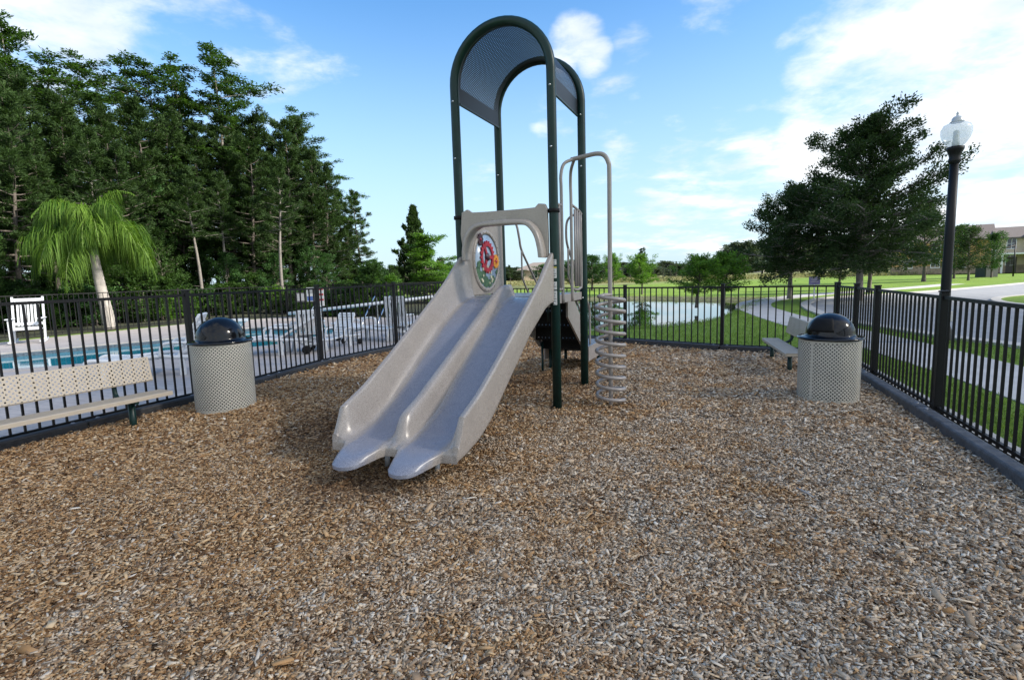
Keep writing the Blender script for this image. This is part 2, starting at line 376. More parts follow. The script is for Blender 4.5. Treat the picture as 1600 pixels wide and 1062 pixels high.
# ------------------------------------------------------------------ ground layout
PLAY = [(-6.4, 1.0), (-5.35, 4.5), (-4.3, 7.09), (-3.55, 9.81), (-2.57, 11.78), (-1.55, 13.75), (-.5, 14.5), (.95, 13.15), (2.51, 11.72), (4.07, 10.25), (5.6, 9.18),
        (5.28, 8.15), (4.97, 7.23), (4.3, 5.29), (3.6, 3.35), (2.9, 1.4), (2.0, -1.4), (-6.9, -1.4)]
POND = poly2([(3.1, 14.9), (4.35, 15.4), (5.9, 16.5), (8.3, 20.2), (10.9, 24.6), (13.6, 28.0), (11.5, 30.2), (8.6, 33.6), (4.5, 36), (.5, 36.5), (-3.2, 33), (-3.4, 26), (-1.6, 19.5), (.6, 15.6)], 0)
DECK = [(-7.2, .8), (-5.45, 4.5), (-4.4, 7.09), (-3.65, 9.81), (-2.67, 11.8), (-1.6, 13.9), (-2.2, 18.5), (-3.0, 23.2), (-5.0, 21.6), (-7.4, 22.6), (-10.0, 23.9), (-13.0, 21.4), (-15.4, 16.0), (-18.6, 11.5), (-22, 5), (-20, -1)]
POOL = poly2([(-13.8, 9.6), (-11.6, 9.7), (-9.92, 10.21), (-8.97, 10.55), (-7.91, 11.25), (-7.1, 12.1), (-6.16, 12.7), (-5.6, 13.4), (-5.3, 15.0), (-4.5, 16.0), (-4.5, 17.4), (-5.3, 18.0), (-7.2, 18.3), (-9.2, 18.7), (-9.6, 17.2), (-10.0, 15.9), (-11.2, 14.7), (-12.8, 13.2), (-14.6, 11.6)], 0, 5)
PATHC = [gp(1600, 597), (6.9, 8.3), (7.3, 10.06), (7.7, 12.33), (8.2, 15.3), (8.95, 18.6), (10.0, 22.0), (12.2, 25.6), (16.4, 29.2), (21.5, 32), (29, 36.5), (45, 47.5)]
PATHC = [(4.9, 1.5), (5.9, 4.6)] + PATHC
ROAD = poly2([(9.3, 2.0), (9.14, 9.41), (9.0, 10.92), (9.29, 14.23), (9.91, 16.75), (11.07, 19.79), (12.8, 22.98), (15.77, 26.19), (20.56, 28.0), (23.66, 29.5), (33.33, 35.2), (60, 52), (110, 84), (116, 76), (62, 42), (37, 24), (34, 14), (32, 2)], 0)
ISLE = poly2([(17.6, 18.4), (19.4, 21.3), (22.2, 23.1), (26, 23.6), (29, 21), (27, 17), (22, 15.6), (18.6, 16.2)], 0)

def hterr(x, y):
    z = np.zeros_like(x, dtype=float)
    ins = inpoly(x, y, POND); d = pdist(x, y, POND); s = np.where(ins, d, -d)
    z -= np.clip((s + .35) / 1.6, 0, 1) * .75
    z = np.where(inpoly(x, y, PLAY), -.10, z); z = np.where(inpoly(x, y, DECK), -.08, z)
    pi = inpoly(x, y, POOL) | (pdist(x, y, POOL) < .25); z = np.where(pi, -.9, z)
    dist = np.hypot(x, y)
    z += np.clip((dist - 45) / 200, 0, 1) * (0.4 * np.sin(x * .05 + 1) + .3 * np.sin(y * .043))
    ri = inpoly(x, y, ROAD); z = np.where(ri, -.06, z)
    return z, s
def axis(a, b, step, far, grow=1.17):
    v = list(np.arange(a, b + 1e-6, step)); s = step
    while v[-1] < far: s *= grow; v.append(v[-1] + s)
    s = step
    while v[0] > -far: s *= grow; v.insert(0, v[0] - s)
    return np.array(v)
ax = axis(-24, 26, .3, 1500); ay = axis(-3, 42, .3, 1500)
X, Y = np.meshgrid(ax, ay, indexing='ij'); Z, S = hterr(X, Y)
nx, ny = X.shape; idx = np.arange(nx * ny).reshape(nx, ny)
fc = np.stack([idx[:-1, :-1], idx[1:, :-1], idx[1:, 1:], idx[:-1, 1:]], -1).reshape(-1, 4)
bank = np.clip(1 - np.abs(S + .15) / .55, 0, 1) * np.clip((Y - 24) / 5, .0, 1)
me = npmesh('lawn', np.stack([X, Y, Z], -1).reshape(-1, 3), fc, True, {'bank': bank.ravel()})
G = bpy.data.materials.new('lawn'); G.use_nodes = True; t = G.node_tree; p = t.nodes['Principled BSDF']; p.inputs['Roughness'].default_value = .9; p.inputs['Specular IOR Level'].default_value = .15
o_ = t.nodes.new('ShaderNodeTexCoord').outputs['Object']
def tn(scale, det=6, ro=.6, vec=None):
    n = t.nodes.new('ShaderNodeTexNoise'); n.inputs['Scale'].default_value = scale; n.inputs['Detail'].default_value = det; n.inputs['Roughness'].default_value = ro; t.links.new(vec or o_, n.inputs['Vector']); return n.outputs[0]
def tramp(fac, stops):
    r = t.nodes.new('ShaderNodeValToRGB'); e = r.color_ramp.elements
    e[0].position, e[0].color = stops[0][0], (*stops[0][1], 1); e[1].position, e[1].color = stops[-1][0], (*stops[-1][1], 1)
    for q, c in stops[1:-1]: k = e.new(q); k.color = (*c, 1)
    t.links.new(fac, r.inputs[0]); return r.outputs[0]
def tmix(fac, a, b, mode='MIX'):
    n = t.nodes.new('ShaderNodeMix'); n.data_type = 'RGBA'; n.blend_type = mode
    for i, v in ((0, fac), (6, a), (7, b)):
        if isinstance(v, (float, int)): n.inputs[i].default_value = v
        elif isinstance(v, tuple): n.inputs[i].default_value = (*v, 1)
        else: t.links.new(v, n.inputs[i])
    return n.outputs[2]
fine = tramp(tn(55, 4, .8), [(.3, (.065, .115, .022)), (.7, (.19, .28, .06))])
big = tramp(tn(.35, 5), [(.35, (.11, .195, .024)), (.65, (.21, .32, .035))])
dry = tmix(tramp(tn(1.3, 8, .7), [(.58, (0, 0, 0)), (.75, (.6, .6, .6))]), tmix(.55, fine, big), (.20, .20, .07))
ba = t.nodes.new('ShaderNodeAttribute'); ba.attribute_name = 'bank'
colr = tmix(ba.outputs['Fac'], dry, tramp(tn(6), [(.3, (.10, .085, .06)), (.7, (.24, .21, .17))]))
# beyond about 60 m the mown lawn gives way to rough straw-green meadow
sx = t.nodes.new('ShaderNodeSeparateXYZ'); t.links.new(o_, sx.inputs[0])
def tmath(op, a, b):
    n = t.nodes.new('ShaderNodeMath'); n.operation = op
    for i, v in enumerate((a, b)):
        if isinstance(v, (float, int)): n.inputs[i].default_value = v
        else: t.links.new(v, n.inputs[i])
    return n.outputs[0]
yy = tmath('ADD', tmath('SUBTRACT', sx.outputs[1], tmath('MULTIPLY', sx.outputs[0], .45)), tmath('MULTIPLY', tn(.08, 3), 24))
mr = t.nodes.new('ShaderNodeMapRange'); t.links.new(yy, mr.inputs[0]); mr.inputs[1].default_value = 62; mr.inputs[2].default_value = 78
colr = tmix(mr.outputs[0], colr, tramp(tn(.5, 7, .7), [(.35, (.09, .13, .04)), (.6, (.25, .24, .11))]))
t.links.new(colr, p.inputs['Base Color'])
b = t.nodes.new('ShaderNodeBump'); b.inputs['Strength'].default_value = .8; b.inputs['Distance'].default_value = .03; t.links.new(tn(38, 5, .8), b.inputs['Height']); t.links.new(b.outputs[0], p.inputs['Normal'])
tag(link('lawn', me, G), kind='structure')

# paved surfaces
def offset(path, w):
    res = []
    for i in range(len(path)):
        a = Vector(path[max(i - 1, 0)]).to_2d(); b_ = Vector(path[min(i + 1, len(path) - 1)]).to_2d(); d = (b_ - a).normalized(); n = Vector((-d.y, d.x))
        res.append((path[i][0] + n.x * w, path[i][1] + n.y * w))
    return res
def ribbon(name, path, w, z0, z1, m, parent=None, struct=True):
    a, b_ = offset(path, w / 2), offset(path, -w / 2); mb = MB(); vs = []
    for (x0, y0), (x1, y1) in zip(a, b_): vs += [(x0, y0, z0), (x0, y0, z1), (x1, y1, z1), (x1, y1, z0)]
    fs = []
    for i in range(len(path) - 1):
        for k in range(4): fs.append((4 * i + k, 4 * i + (k + 1) % 4, 4 * i + 4 + (k + 1) % 4, 4 * i + 4 + k))
    fs += [(0, 1, 2, 3)[::-1], tuple(4 * (len(path) - 1) + k for k in range(4))]
    mb.add(vs, fs); o = mb.build(name, m, parent)
    bm = bmesh.new(); bm.from_mesh(o.data); bmesh.ops.recalc_face_normals(bm, faces=bm.faces[:]); bm.to_mesh(o.data); bm.free()
    if struct: tag(o, kind='structure')
    return o
pc = [(p_.x, p_.y) for p_ in smooth_path([(a, b_, 0) for a, b_ in PATHC], 8)]
# footpath slabs with joints
FP = mat('footpath_concrete', (.42, .405, .39), .85, var=.15, vscale=1.6, bump=.3, bscale=110, bdist=.004)
ribbon('footpath', pc, 1.35, -.1, .012, FP)
sheet('road', ROAD, .004, asphalt, [ISLE])
ribbon('kerb', ROAD[:72], .36, -.1, .055, kerb_m)
ribbon('kerb_strip', ISLE + [ISLE[0]], .3, -.1, .07, kerb_m)
sheet('traffic_island', ISLE, .05, G)

# pool deck of concrete pavers, pool and coping
D_ = bpy.data.materials.new('pool_deck_pavers'); D_.use_nodes = True; t = D_.node_tree; p = t.nodes['Principled BSDF']; p.inputs['Roughness'].default_value = .7
o_ = t.nodes.new('ShaderNodeTexCoord').outputs['Object']
mp = t.nodes.new('ShaderNodeMapping'); mp.inputs['Rotation'].default_value = (0, 0, .4); t.links.new(o_, mp.inputs[0])
bk = t.nodes.new('ShaderNodeTexBrick'); t.links.new(mp.outputs[0], bk.inputs[0]); bk.inputs['Scale'].default_value = 1; bk.inputs['Brick Width'].default_value = .3; bk.inputs['Row Height'].default_value = .15
bk.inputs['Color1'].default_value = (.50, .44, .40, 1); bk.inputs['Color2'].default_value = (.40, .35, .32, 1); bk.inputs['Mortar'].default_value = (.2, .18, .17, 1); bk.inputs['Mortar Size'].default_value = .006
t.links.new(tmix(.5, bk.outputs[0], tramp(tn(1.3, 8, .7), [(.3, (.36, .32, .30)), (.7, (.56, .52, .49))])), p.inputs['Base Color'])
sheet('pool_deck', DECK, .004, D_, [POOL])
ribbon('pool_coping', POOL + [POOL[0]], .34, -.9, .02, mat('coping_stone', (.44, .40, .37), .7, var=.12, vscale=5, bump=.2))
ribbon('pool_tile_band', [*POOL, POOL[0]], .30 + .045, -.9, -.022, mat('pool_tiles', (.10, .13, .16), .3, var=.4, vscale=22))
W = mat('pool_water', (.02, .27, .36), .04, spec=.4, var=.18, vscale=1.2, bump=.06, bscale=5, bdist=.02); sheet('pool_water', POOL, -.11, W)
W2 = mat('pond_water', (.014, .028, .016), .015, spec=.9, bump=.05, bscale=2.2, bdist=.012)
floor_m = mat('forest_litter', (.030, .024, .014), .95, col2=(.045, .06, .022), vscale=2.5, bump=.6, bscale=20, bdist=.03)
sheet('forest_floor', poly2([(-40, 0), (-24, 4), (-19.4, 11), (-16.0, 16.0), (-13.4, 21.2), (-10.1, 23.6), (-7.5, 22.4), (-5.1, 21.5), (-3.0, 23.2), (-1.8, 27), (-2.5, 36), (-4, 50), (-30, 60), (-60, 40), (-60, 10)], 0, 4), .0025, floor_m)
x0, y0 = np.mean(POND, 0); sheet('pond_water', [(x0 + (x - x0) * 1.05, y0 + (y - y0) * 1.05) for x, y in POND], -.19, W2)

# ------------------------------------------------------------------ wood-chip playground surface
rng = np.random.default_rng(7)
def mulch_h(x, y):
    h = .022 * np.sin(x * 1.7 + .6 * y) * np.sin(y * 1.3 + 1) + .012 * np.sin(x * 5.1 + 2) * np.sin(y * 4.3 + x)
    h -= .07 * np.exp(-(((x + 1.15) / .55) ** 2 + ((y - 4.2) / .42) ** 2)) + .04 * np.exp(-(((x - 1.1) / .4) ** 2 + ((y - 6.3) / .4) ** 2))
    return h * np.clip((pdist(x, y, PLAY)) / .4, 0, 1)
bm = bmesh.new(); g = .12
ax = np.arange(-7, 6, g); ay = np.arange(-1.4, 14.6, g); X, Y = np.meshgrid(ax, ay, indexing='ij'); Z = mulch_h(X, Y)
ins = inpoly(X, Y, PLAY) | (pdist(X, Y, PLAY) < .09); nx, ny = X.shape; idx = np.arange(nx * ny).reshape(nx, ny)
q = ins[:-1, :-1] & ins[1:, :-1] & ins[1:, 1:] & ins[:-1, 1:]
fc = np.stack([idx[:-1, :-1], idx[1:, :-1], idx[1:, 1:], idx[:-1, 1:]], -1)[q]
bm.free()
def mulch_mat(name, chips):
    M = bpy.data.materials.new(name); M.use_nodes = True
    globals()['t'] = t = M.node_tree; p = t.nodes['Principled BSDF']; p.inputs['Roughness'].default_value = .85; p.inputs['Specular IOR Level'].default_value = .25
    o_ = t.nodes.new('ShaderNodeTexCoord').outputs['Object']
    stops = [(0, (.04, .026, .017)), (.15, (.13, .085, .052)), (.33, (.27, .20, .135)), (.55, (.46, .37, .27)), (.78, (.62, .53, .42)), (1, (.80, .72, .60))]
    warm = [(0, (.05, .026, .012)), (.25, (.19, .095, .038)), (.5, (.42, .24, .105)), (.8, (.58, .40, .22)), (1, (.70, .55, .36))]
    if chips:
        a = t.nodes.new('ShaderNodeAttribute'); a.attribute_name = 'tint'; fac = a.outputs['Fac']
    else:
        v = t.nodes.new('ShaderNodeTexVoronoi'); v.inputs['Scale'].default_value = 34; v.inputs['Randomness'].default_value = 1
        wv = t.nodes.new('ShaderNodeVectorMath'); wv.operation = 'ADD'; n = t.nodes.new('ShaderNodeTexNoise'); n.inputs['Scale'].default_value = 30; t.links.new(o_, n.inputs['Vector'])
        sc = t.nodes.new('ShaderNodeVectorMath'); sc.operation = 'SCALE'; sc.inputs['Scale'].default_value = .05; t.links.new(n.outputs['Color'], sc.inputs[0]); t.links.new(o_, wv.inputs[0]); t.links.new(sc.outputs[0], wv.inputs[1]); t.links.new(wv.outputs[0], v.inputs['Vector'])
        s_ = t.nodes.new('ShaderNodeSeparateColor'); t.links.new(v.outputs['Color'], s_.inputs[0]); fac = tmath('MULTIPLY', s_.outputs[0], .8)
        b = t.nodes.new('ShaderNodeBump'); b.inputs['Strength'].default_value = 1; b.inputs['Distance'].default_value = .02; t.links.new(s_.outputs[1], b.inputs['Height']); t.links.new(b.outputs[0], p.inputs['Normal'])
    # damp, freshly turned reddish-brown chips lie in irregular patches, mostly to the left and under the slide
    sx = t.nodes.new('ShaderNodeSeparateXYZ'); t.links.new(o_, sx.inputs[0])
    lean = tmath('ADD', tmath('MULTIPLY', sx.outputs[0], -.030), tmath('MULTIPLY', sx.outputs[1], .012))
    nz = tmath('ADD', tmath('ADD', tmath('MULTIPLY', tn(.9, 8, .72, o_), .6), tmath('MULTIPLY', tn(4.5, 4, .6, o_), .4)), lean)
    k = tramp(nz, [(.46, (0, 0, 0)), (.58, (1, 1, 1))])
    # shade below the slide and round the tower painted in, together with damp chips
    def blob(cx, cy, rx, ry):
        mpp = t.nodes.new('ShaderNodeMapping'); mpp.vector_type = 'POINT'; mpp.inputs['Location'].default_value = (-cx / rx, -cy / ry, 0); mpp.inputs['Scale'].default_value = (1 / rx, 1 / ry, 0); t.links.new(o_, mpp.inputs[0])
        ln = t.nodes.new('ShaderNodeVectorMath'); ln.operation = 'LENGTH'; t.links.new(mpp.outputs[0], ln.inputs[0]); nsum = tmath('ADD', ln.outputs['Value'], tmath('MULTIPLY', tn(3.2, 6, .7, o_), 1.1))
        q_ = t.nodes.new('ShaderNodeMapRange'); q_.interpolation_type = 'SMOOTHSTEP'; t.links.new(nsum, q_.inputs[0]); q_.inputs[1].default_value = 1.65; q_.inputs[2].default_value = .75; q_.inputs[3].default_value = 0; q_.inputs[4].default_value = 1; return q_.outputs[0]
    damp_shade = tmath('MAXIMUM', tmath('MAXIMUM', blob(-1.25, 4.0, .75, .65), blob(-1.9, 5.6, .8, 1.3)), tmath('MULTIPLY', blob(.4, 7.6, 1.5, .9), .8))
    damp_shade = tmath('MAXIMUM', damp_shade, tramp(tn(1.7, 7, .75, o_), [(.60, (0, 0, 0)), (.74, (.7, .7, .7))]))
    if chips:
        a2 = t.nodes.new('ShaderNodeAttribute'); a2.attribute_name = 'warm'
        k = tmath('MAXIMUM', k, tramp(a2.outputs['Fac'], [(.72, (0, 0, 0)), (.96, (1, 1, 1))])); k = tmath('MULTIPLY', k, tramp(a2.outputs['Fac'], [(.02, (0, 0, 0)), (.24, (1, 1, 1))]))
    wet_shade = [(0, (.022, .012, .007)), (.3, (.075, .038, .018)), (.6, (.17, .092, .042)), (.85, (.30, .19, .10)), (1, (.46, .35, .22))]
    t.links.new(tmix(tmath('MULTIPLY', damp_shade, .85), tmix(k, tramp(fac, stops), tramp(fac, warm)), tramp(fac, wet_shade)), p.inputs['Base Color']); return M
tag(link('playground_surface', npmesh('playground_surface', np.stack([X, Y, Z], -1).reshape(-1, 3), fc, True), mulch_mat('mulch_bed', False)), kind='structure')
def chips(n, r0, r1, lscale, seed):
    g = np.random.default_rng(seed)
    th = g.uniform(R(42), R(138), n); r = np.sqrt(g.uniform(r0 * r0, r1 * r1, n)); x, y = r * np.cos(th), r * np.sin(th)
    k = inpoly(x, y, PLAY) & (pdist(x, y, PLAY) > .06); x, y = x[k], y[k]; n = len(x)
    L = np.clip(g.lognormal(-3.95, .52, n), .006, .085) * lscale; Wd = np.clip(L * g.uniform(.3, .95, n), .006 * lscale, .022 * lscale); T = g.uniform(.0015, .006, n) * lscale
    yaw = g.uniform(0, 2 * PI, n); pit = g.normal(0, .24, n); rol = g.normal(0, .35, n)
    ca, sa, cp, sp, cr, sr = np.cos(yaw), np.sin(yaw), np.cos(pit), np.sin(pit), np.cos(rol), np.sin(rol)
    ux = np.stack([ca * cp, sa * cp, sp], -1); vy = np.stack([-sa * cr - ca * sp * sr, ca * cr - sa * sp * sr, cp * sr], -1); wz = np.cross(ux, vy)
    z = mulch_h(x, y) + .003 + np.abs(g.normal(0, .008, n)) * lscale + .3 * (np.abs(L * sp) + np.abs(Wd * sr))
    c = np.stack([x, y, z], -1)[:, None, :]
    tp0, tp1 = g.uniform(.6, 1, n), g.uniform(.6, 1, n); sk = g.normal(0, .18, n)
    s = np.array([(-1, -1, -1), (1, -1, -1), (1, 1, -1), (-1, 1, -1), (-1, -1, 1), (1, -1, 1), (1, 1, 1), (-1, 1, 1)], float)
    wsc = np.where(s[None, :, 0] > 0, tp1[:, None], tp0[:, None])
    V = c + ux[:, None] * (s[None, :, 0:1] * L[:, None, None] / 2 + s[None, :, 1:2] * (sk * L)[:, None, None] / 2) + vy[:, None] * (s[None, :, 1:2] * (Wd[:, None] * wsc)[..., None] / 2) + wz[:, None] * s[None, :, 2:3] * T[:, None, None] / 2
    fq = np.array([(4, 5, 6, 7), (0, 1, 5, 4), (1, 2, 6, 5), (2, 3, 7, 6), (3, 0, 4, 7)])
    Fq = (np.arange(n)[:, None, None] * 8 + fq[None]).reshape(-1, 4)
    tint = np.repeat(np.clip(g.beta(1.9, 1.8, n), 0, 1), 8); return V.reshape(-1, 3), Fq, tint, np.repeat(g.uniform(0, 1, n), 8)
parts = [chips(500, 1.5, 6.5, 1.6, 9), chips(110000, 1.25, 3.2, .72, 1), chips(118000, 3.0, 5.6, .82, 2), chips(120000, 5.4, 9.5, 1.05, 3), chips(50000, 9.0, 15.5, 1.6, 4)]
off = 0; V_, F_, T_, H_ = [], [], [], []
for v, f, ti, hu in parts: H_.append(hu); V_.append(v); F_.append(f + off); T_.append(ti); off += len(v)
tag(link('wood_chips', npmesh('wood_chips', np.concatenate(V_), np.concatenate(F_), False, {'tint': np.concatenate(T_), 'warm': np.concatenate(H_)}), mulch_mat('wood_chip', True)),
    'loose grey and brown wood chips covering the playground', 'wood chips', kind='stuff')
mb = MB(); a = gp(1245, 763, .03); b_ = gp(1280, 783, .03)
mb.tube([(a[0], a[1], .035), ((a[0] + b_[0]) / 2, (a[1] + b_[1]) / 2 + .01, .04), (b_[0], b_[1], .03)], [.006, .007, .004], 6)
tag(mb.build('twig', mat('grey_twig', (.35, .33, .31), .8)), 'thin grey twig lying on the wood chips right of centre', 'twig')

# ------------------------------------------------------------------ border timbers inside the fences
def border(a, b_, inward, label_fn, group, n=None, Lt=1.5):
    a, b_ = Vector(a), Vector(b_); d = b_ - a; L = d.length; n = n or max(1, round(L / Lt)); d.normalize(); q = Vector((-d.y, d.x)) * inward
    for i in range(n):
        s0 = a + d * (L * i / n) + q * (.13 if 'right' in group else .10); e = empty('border_timber', (s0.x, s0.y, 0), math.atan2(d.y, d.x)); l = L / n - .006
        w_ = .062 if 'right' in group else .055; mb = MB(); mb.box(0, l, -w_, w_, -.06, .10, c=.02); mb.build('beam', rubber_pale if 'right' in group else rubber, e)
        mb = MB()
        for px_ in (.12, l - .12): mb.lathe([(0, .012), (.016, .010), (.022, 0)], 12, (px_, 0, .1))
        mb.split('pin', pin_m, e); tag(e, label_fn(i, n), 'border timber', group)
Pp = PLAY
ORD = ['nearest', 'second nearest', 'third nearest', 'fourth nearest', 'fifth nearest', 'sixth nearest', 'seventh nearest', 'eighth nearest', 'ninth nearest', 'tenth nearest', 'farthest']
CNT = {'pool': 0, 'pond': 0}
def nth(k): CNT[k] += 1; return CNT[k] - 1
sgn = -1
for i in range(0, 6): border(Pp[i], Pp[i + 1], sgn, lambda k, n: 'black border timber at the foot of the pool fence, %s to the camera' % ORD[min(10, nth('pool'))], 'border timbers along the pool fence')
for i in range(6, 10): border(Pp[i], Pp[i + 1], sgn, lambda k, n: 'black border timber under the pond fence, %s' % ['leftmost piece behind the slide tower', 'second piece from the left', 'second piece from the right', 'rightmost piece by the grey bench'][min(3, nth('pond'))], 'border timbers along the pond fence')
for i in (10, 11, 12, 13, 14): border(Pp[i], Pp[i + 1], sgn, lambda k, n: 'grey plastic border timber, %s along the right fence' % {10: 'farthest piece in the corner', 11: 'second piece from the far corner', 12: 'piece beside the right litter bin', 13: 'piece before the lamp post', 14: 'piece nearest the camera'}[i], 'border timbers along the right fence')

# ------------------------------------------------------------------ fences
def fence(name, pts, h, label, posts=None, psp=.125, post_w=.063, pk=.019, z0=0.0):
    root = empty(name, (pts[0][0], pts[0][1], z0)); tag(root, label, 'fence'); o0 = Vector((pts[0][0], pts[0][1]))
    for i, p_ in enumerate(pts):
        x, y = p_[0] - o0.x, p_[1] - o0.y; j = min(i + 1, len(pts) - 1); dd = Vector(pts[j]) - Vector(pts[j - 1]); a = math.atan2(dd.y, dd.x)
        Mx = Matrix.Translation((x, y, 0)) @ Matrix.Rotation(a, 4, 'Z'); w = post_w / 2
        mb = MB(); mb.box(-w, w, -w, w, -.2, h + .035, Mx, .004); po = mb.build('post', black_metal, root)
        mb = MB(); mb.box(-w - .006, w + .006, -w - .006, w + .006, h + .037, h + .055, Mx, .005); mb.build('cap', black_metal, po)
        if i == len(pts) - 1: break
        dd = Vector(pts[i + 1]) - Vector(p_); L = dd.length; a = math.atan2(dd.y, dd.x); Mx = Matrix.Translation((x, y, 0)) @ Matrix.Rotation(a, 4, 'Z')
        mb = MB(); n = int((L - post_w) / psp); s0 = (L - (n - 1) * psp) / 2
        mb.box(w + .002, L - w - .002, -.016, .016, h - .03, h + .002, Mx); mb.box(w + .002, L - w - .002, -.016, .016, .08, .11, Mx)
        for k in range(n):
            xx = s0 + k * psp; mb.box(xx - pk / 2, xx + pk / 2, -pk / 2, pk / 2, .05, h - .031, Mx)
        mb.build('picket_panel', black_metal, root)
    return root
dl = (Vector((-4.3, 7.09)) - Vector((-5.35, 4.5))).normalized()
fence('pool_fence', [(-7.2, .2), (-6.25, 2.3), (-5.35, 4.5), (-4.3, 7.09), (-3.55, 9.81), (-2.57, 11.78), (-1.55, 13.75), (-.5, 14.5)], 1.43, 'black metal picket fence on the left between playground and swimming pool')
fence('pond_fence', [(-.42, 14.42), (.95, 13.15), (2.51, 11.72), (4.07, 10.25), (5.6, 9.18)], 1.22, 'black metal picket fence across the back of the playground facing the pond', psp=.13)
fence('roadside_fence', [(5.53, 9.02), (5.28, 8.15), (4.97, 7.23), (4.3, 5.29), (3.6, 3.35), (2.9, 1.4)], 1.22, 'black metal picket fence on the right between playground and footpath', psp=.118, post_w=.066)
fence('far_pool_fence', [(-25, 6), (-21.5, 9.0), (-18.9, 12.3), (-16.0, 16.4), (-13.4, 21.6), (-12.0, 22.9), (-10.1, 24.2), (-7.6, 23.0), (-5.1, 22.0), (-2.9, 23.5), (-2.2, 20.0), (-1.5, 16.2)], 1.38, 'dark metal picket fence on the far side of the pool before the trees', psp=.15, pk=.016)
mb = MB(); strip = [(5.75, 9.15), (5.42, 8.1), (5.11, 7.19), (4.44, 5.24), (3.74, 3.3), (3.04, 1.35)]
ribbon('mow_strip', strip, .16, -.1, .015, kerb_m)

# ------------------------------------------------------------------ play structure (local x right, y back, z up)
PS = empty('play_structure', (-.04, 6.38, 0), math.atan2(-.388, .92))
tag(PS, 'play tower with double slide, arched canopy and spiral climbing pole', 'play structure')
HW, DP, PR = .60, 1.24, .053
def arch(y):
    pts = [(-HW, y, -.25), (-HW, y, 1.5), (-HW, y, 3.0), (-HW, y, 3.78)]
    pts += [(-HW * math.cos(a), y, 3.78 + HW * math.sin(a)) for a in [PI * k / 24 for k in range(1, 24)]]
    pts += [(HW, y, 3.78), (HW, y, 3.0), (HW, y, 1.5), (HW, y, -.25)]
    mb = MB(); mb.tube(pts, PR, 18); o = mb.build('arch_post', green_paint, PS)
    mb = MB()
    for sx in (-1, 1):
        for z in (2.95, 3.6, 1.22): mb.lathe([(0, .010), (.010, .008), (.013, 0)], 8, M=Matrix.Translation((sx * HW, y - PR, z)) @ Matrix.Rotation(PI / 2, 4, 'X'))
    mb.split('bolt', steel, o); return o
af = arch(0); arch(DP)
# canopy: bent perforated sheet with plain hems
rr = HW - .035; prof = [(-rr, 3.60)] + [(-rr, 3.60 + .06 * k) for k in (1, 2, 3)] + [(-rr * math.cos(PI * k / 30), 3.79 + rr * math.sin(PI * k / 30)) for k in range(1, 30)] + [(rr, 3.78 - .06 * k) for k in (0, 1, 2, 3)]
us = [0]
for i in range(1, len(prof)): us.append(us[-1] + math.hypot(prof[i][0] - prof[i - 1][0], prof[i][1] - prof[i - 1][1]))
ys = [.03, .09, DP - .09, DP - .03]; vs = [(x, y, z) for x, z in prof for y in ys]; fs = []; uvs = []
for i in range(len(prof) - 1):
    for j in range(3):
        fs.append((i * 4 + j, i * 4 + j + 1, i * 4 + j + 5, i * 4 + j + 4)); uvs.append(((us[i], ys[j]), (us[i], ys[j + 1]), (us[i + 1], ys[j + 1]), (us[i + 1], ys[j])))
mb = MB(); mb.add(vs, fs, True, uvs); cn = mb.build('canopy', canopy_m, PS)
at_ = cn.data.attributes.new('solid', 'FLOAT', 'FACE'); at_.data.foreach_set('value', [1.0 if (j != 1 or i < 3 or i >= len(prof) - 4) else 0.0 for i in range(len(prof) - 1) for j in range(3)])
mb = MB()
for s in (-1, 1): mb.box(s * rr - .012, s * rr + .012, .05, DP - .05, 3.575, 3.60, c=.004)
mb.split('hem', green_paint, cn)
# deck
mb = MB(); mb.box(-.56, .56, .0, DP, 1.255, 1.298, c=.008); dk = mb.build('deck', mat('deck_vinyl', (.20, .21, .235), .45, var=.15, vscale=12), PS)
mb = MB(); mb.box(.561, .59, .06, DP - .06, 1.20, 1.303, c=.006); mb.box(-.59, -.561, .06, DP - .06, 1.20, 1.303, c=.006); mb.box(-.54, .54, -.03, -.002, 1.17, 1.25, c=.006); mb.box(-.54, .54, DP + .002, DP + .03, 1.17, 1.25, c=.006)
mb.split('edge_rail', beige_paint, dk)
mb = MB()
for x in (-.5, .5): mb.tube([(x, .02, 1.0), (x, .02, 1.25)], .012, 6)
mb.split('strut', green_paint, dk)
# slide: one closed moulded shell, two chutes side by side
def prof_f(tab):
    ty = np.array([a for a, b in tab][::-1]); tz = np.array([b for a, b in tab][::-1])
    yy = np.linspace(-3, .2, 641); zz = np.interp(yy, ty, tz); k = np.hanning(31); k /= k.sum(); zs = np.convolve(np.pad(zz, 15, 'edge'), k, 'valid'); return lambda y: float(np.interp(y, yy, zs))
flo = prof_f([(.1, 1.30), (-.15, 1.285), (-.35, 1.235), (-.83, 1.005), (-1.27, .73), (-1.8, .395), (-2.05, .288), (-2.3, .235), (-2.6, .20), (-3, .17)])
rimf = prof_f([(.1, 1.82), (-.04, 1.80), (-.24, 1.66), (-.45, 1.50), (-.7, 1.345), (-1.13, 1.09), (-1.62, .81), (-2.01, .60), (-2.36, .46), (-3, .3)])
divf = prof_f([(.1, 1.44), (-.12, 1.44), (-.25, 1.40), (-.42, 1.31), (-.91, 1.07), (-1.61, .72), (-2.0, .53), (-2.26, .43), (-3, .2)])
def lerp(a, b_, k): return a + (b_ - a) * k
def sstep(k): k = max(0, min(1, k)); return k * k * (3 - 2 * k)
ysl = [.06 - i * .03 for i in range(0, 5)] + [-.1 - i * .06 for i in range(0, 37)] + [-2.33, -2.36, -2.385, -2.41, -2.43]
ysl = sorted(set(round(v, 3) for v in ysl + [-2.315, -2.32, -2.41, -2.415]), reverse=True)
rows = []
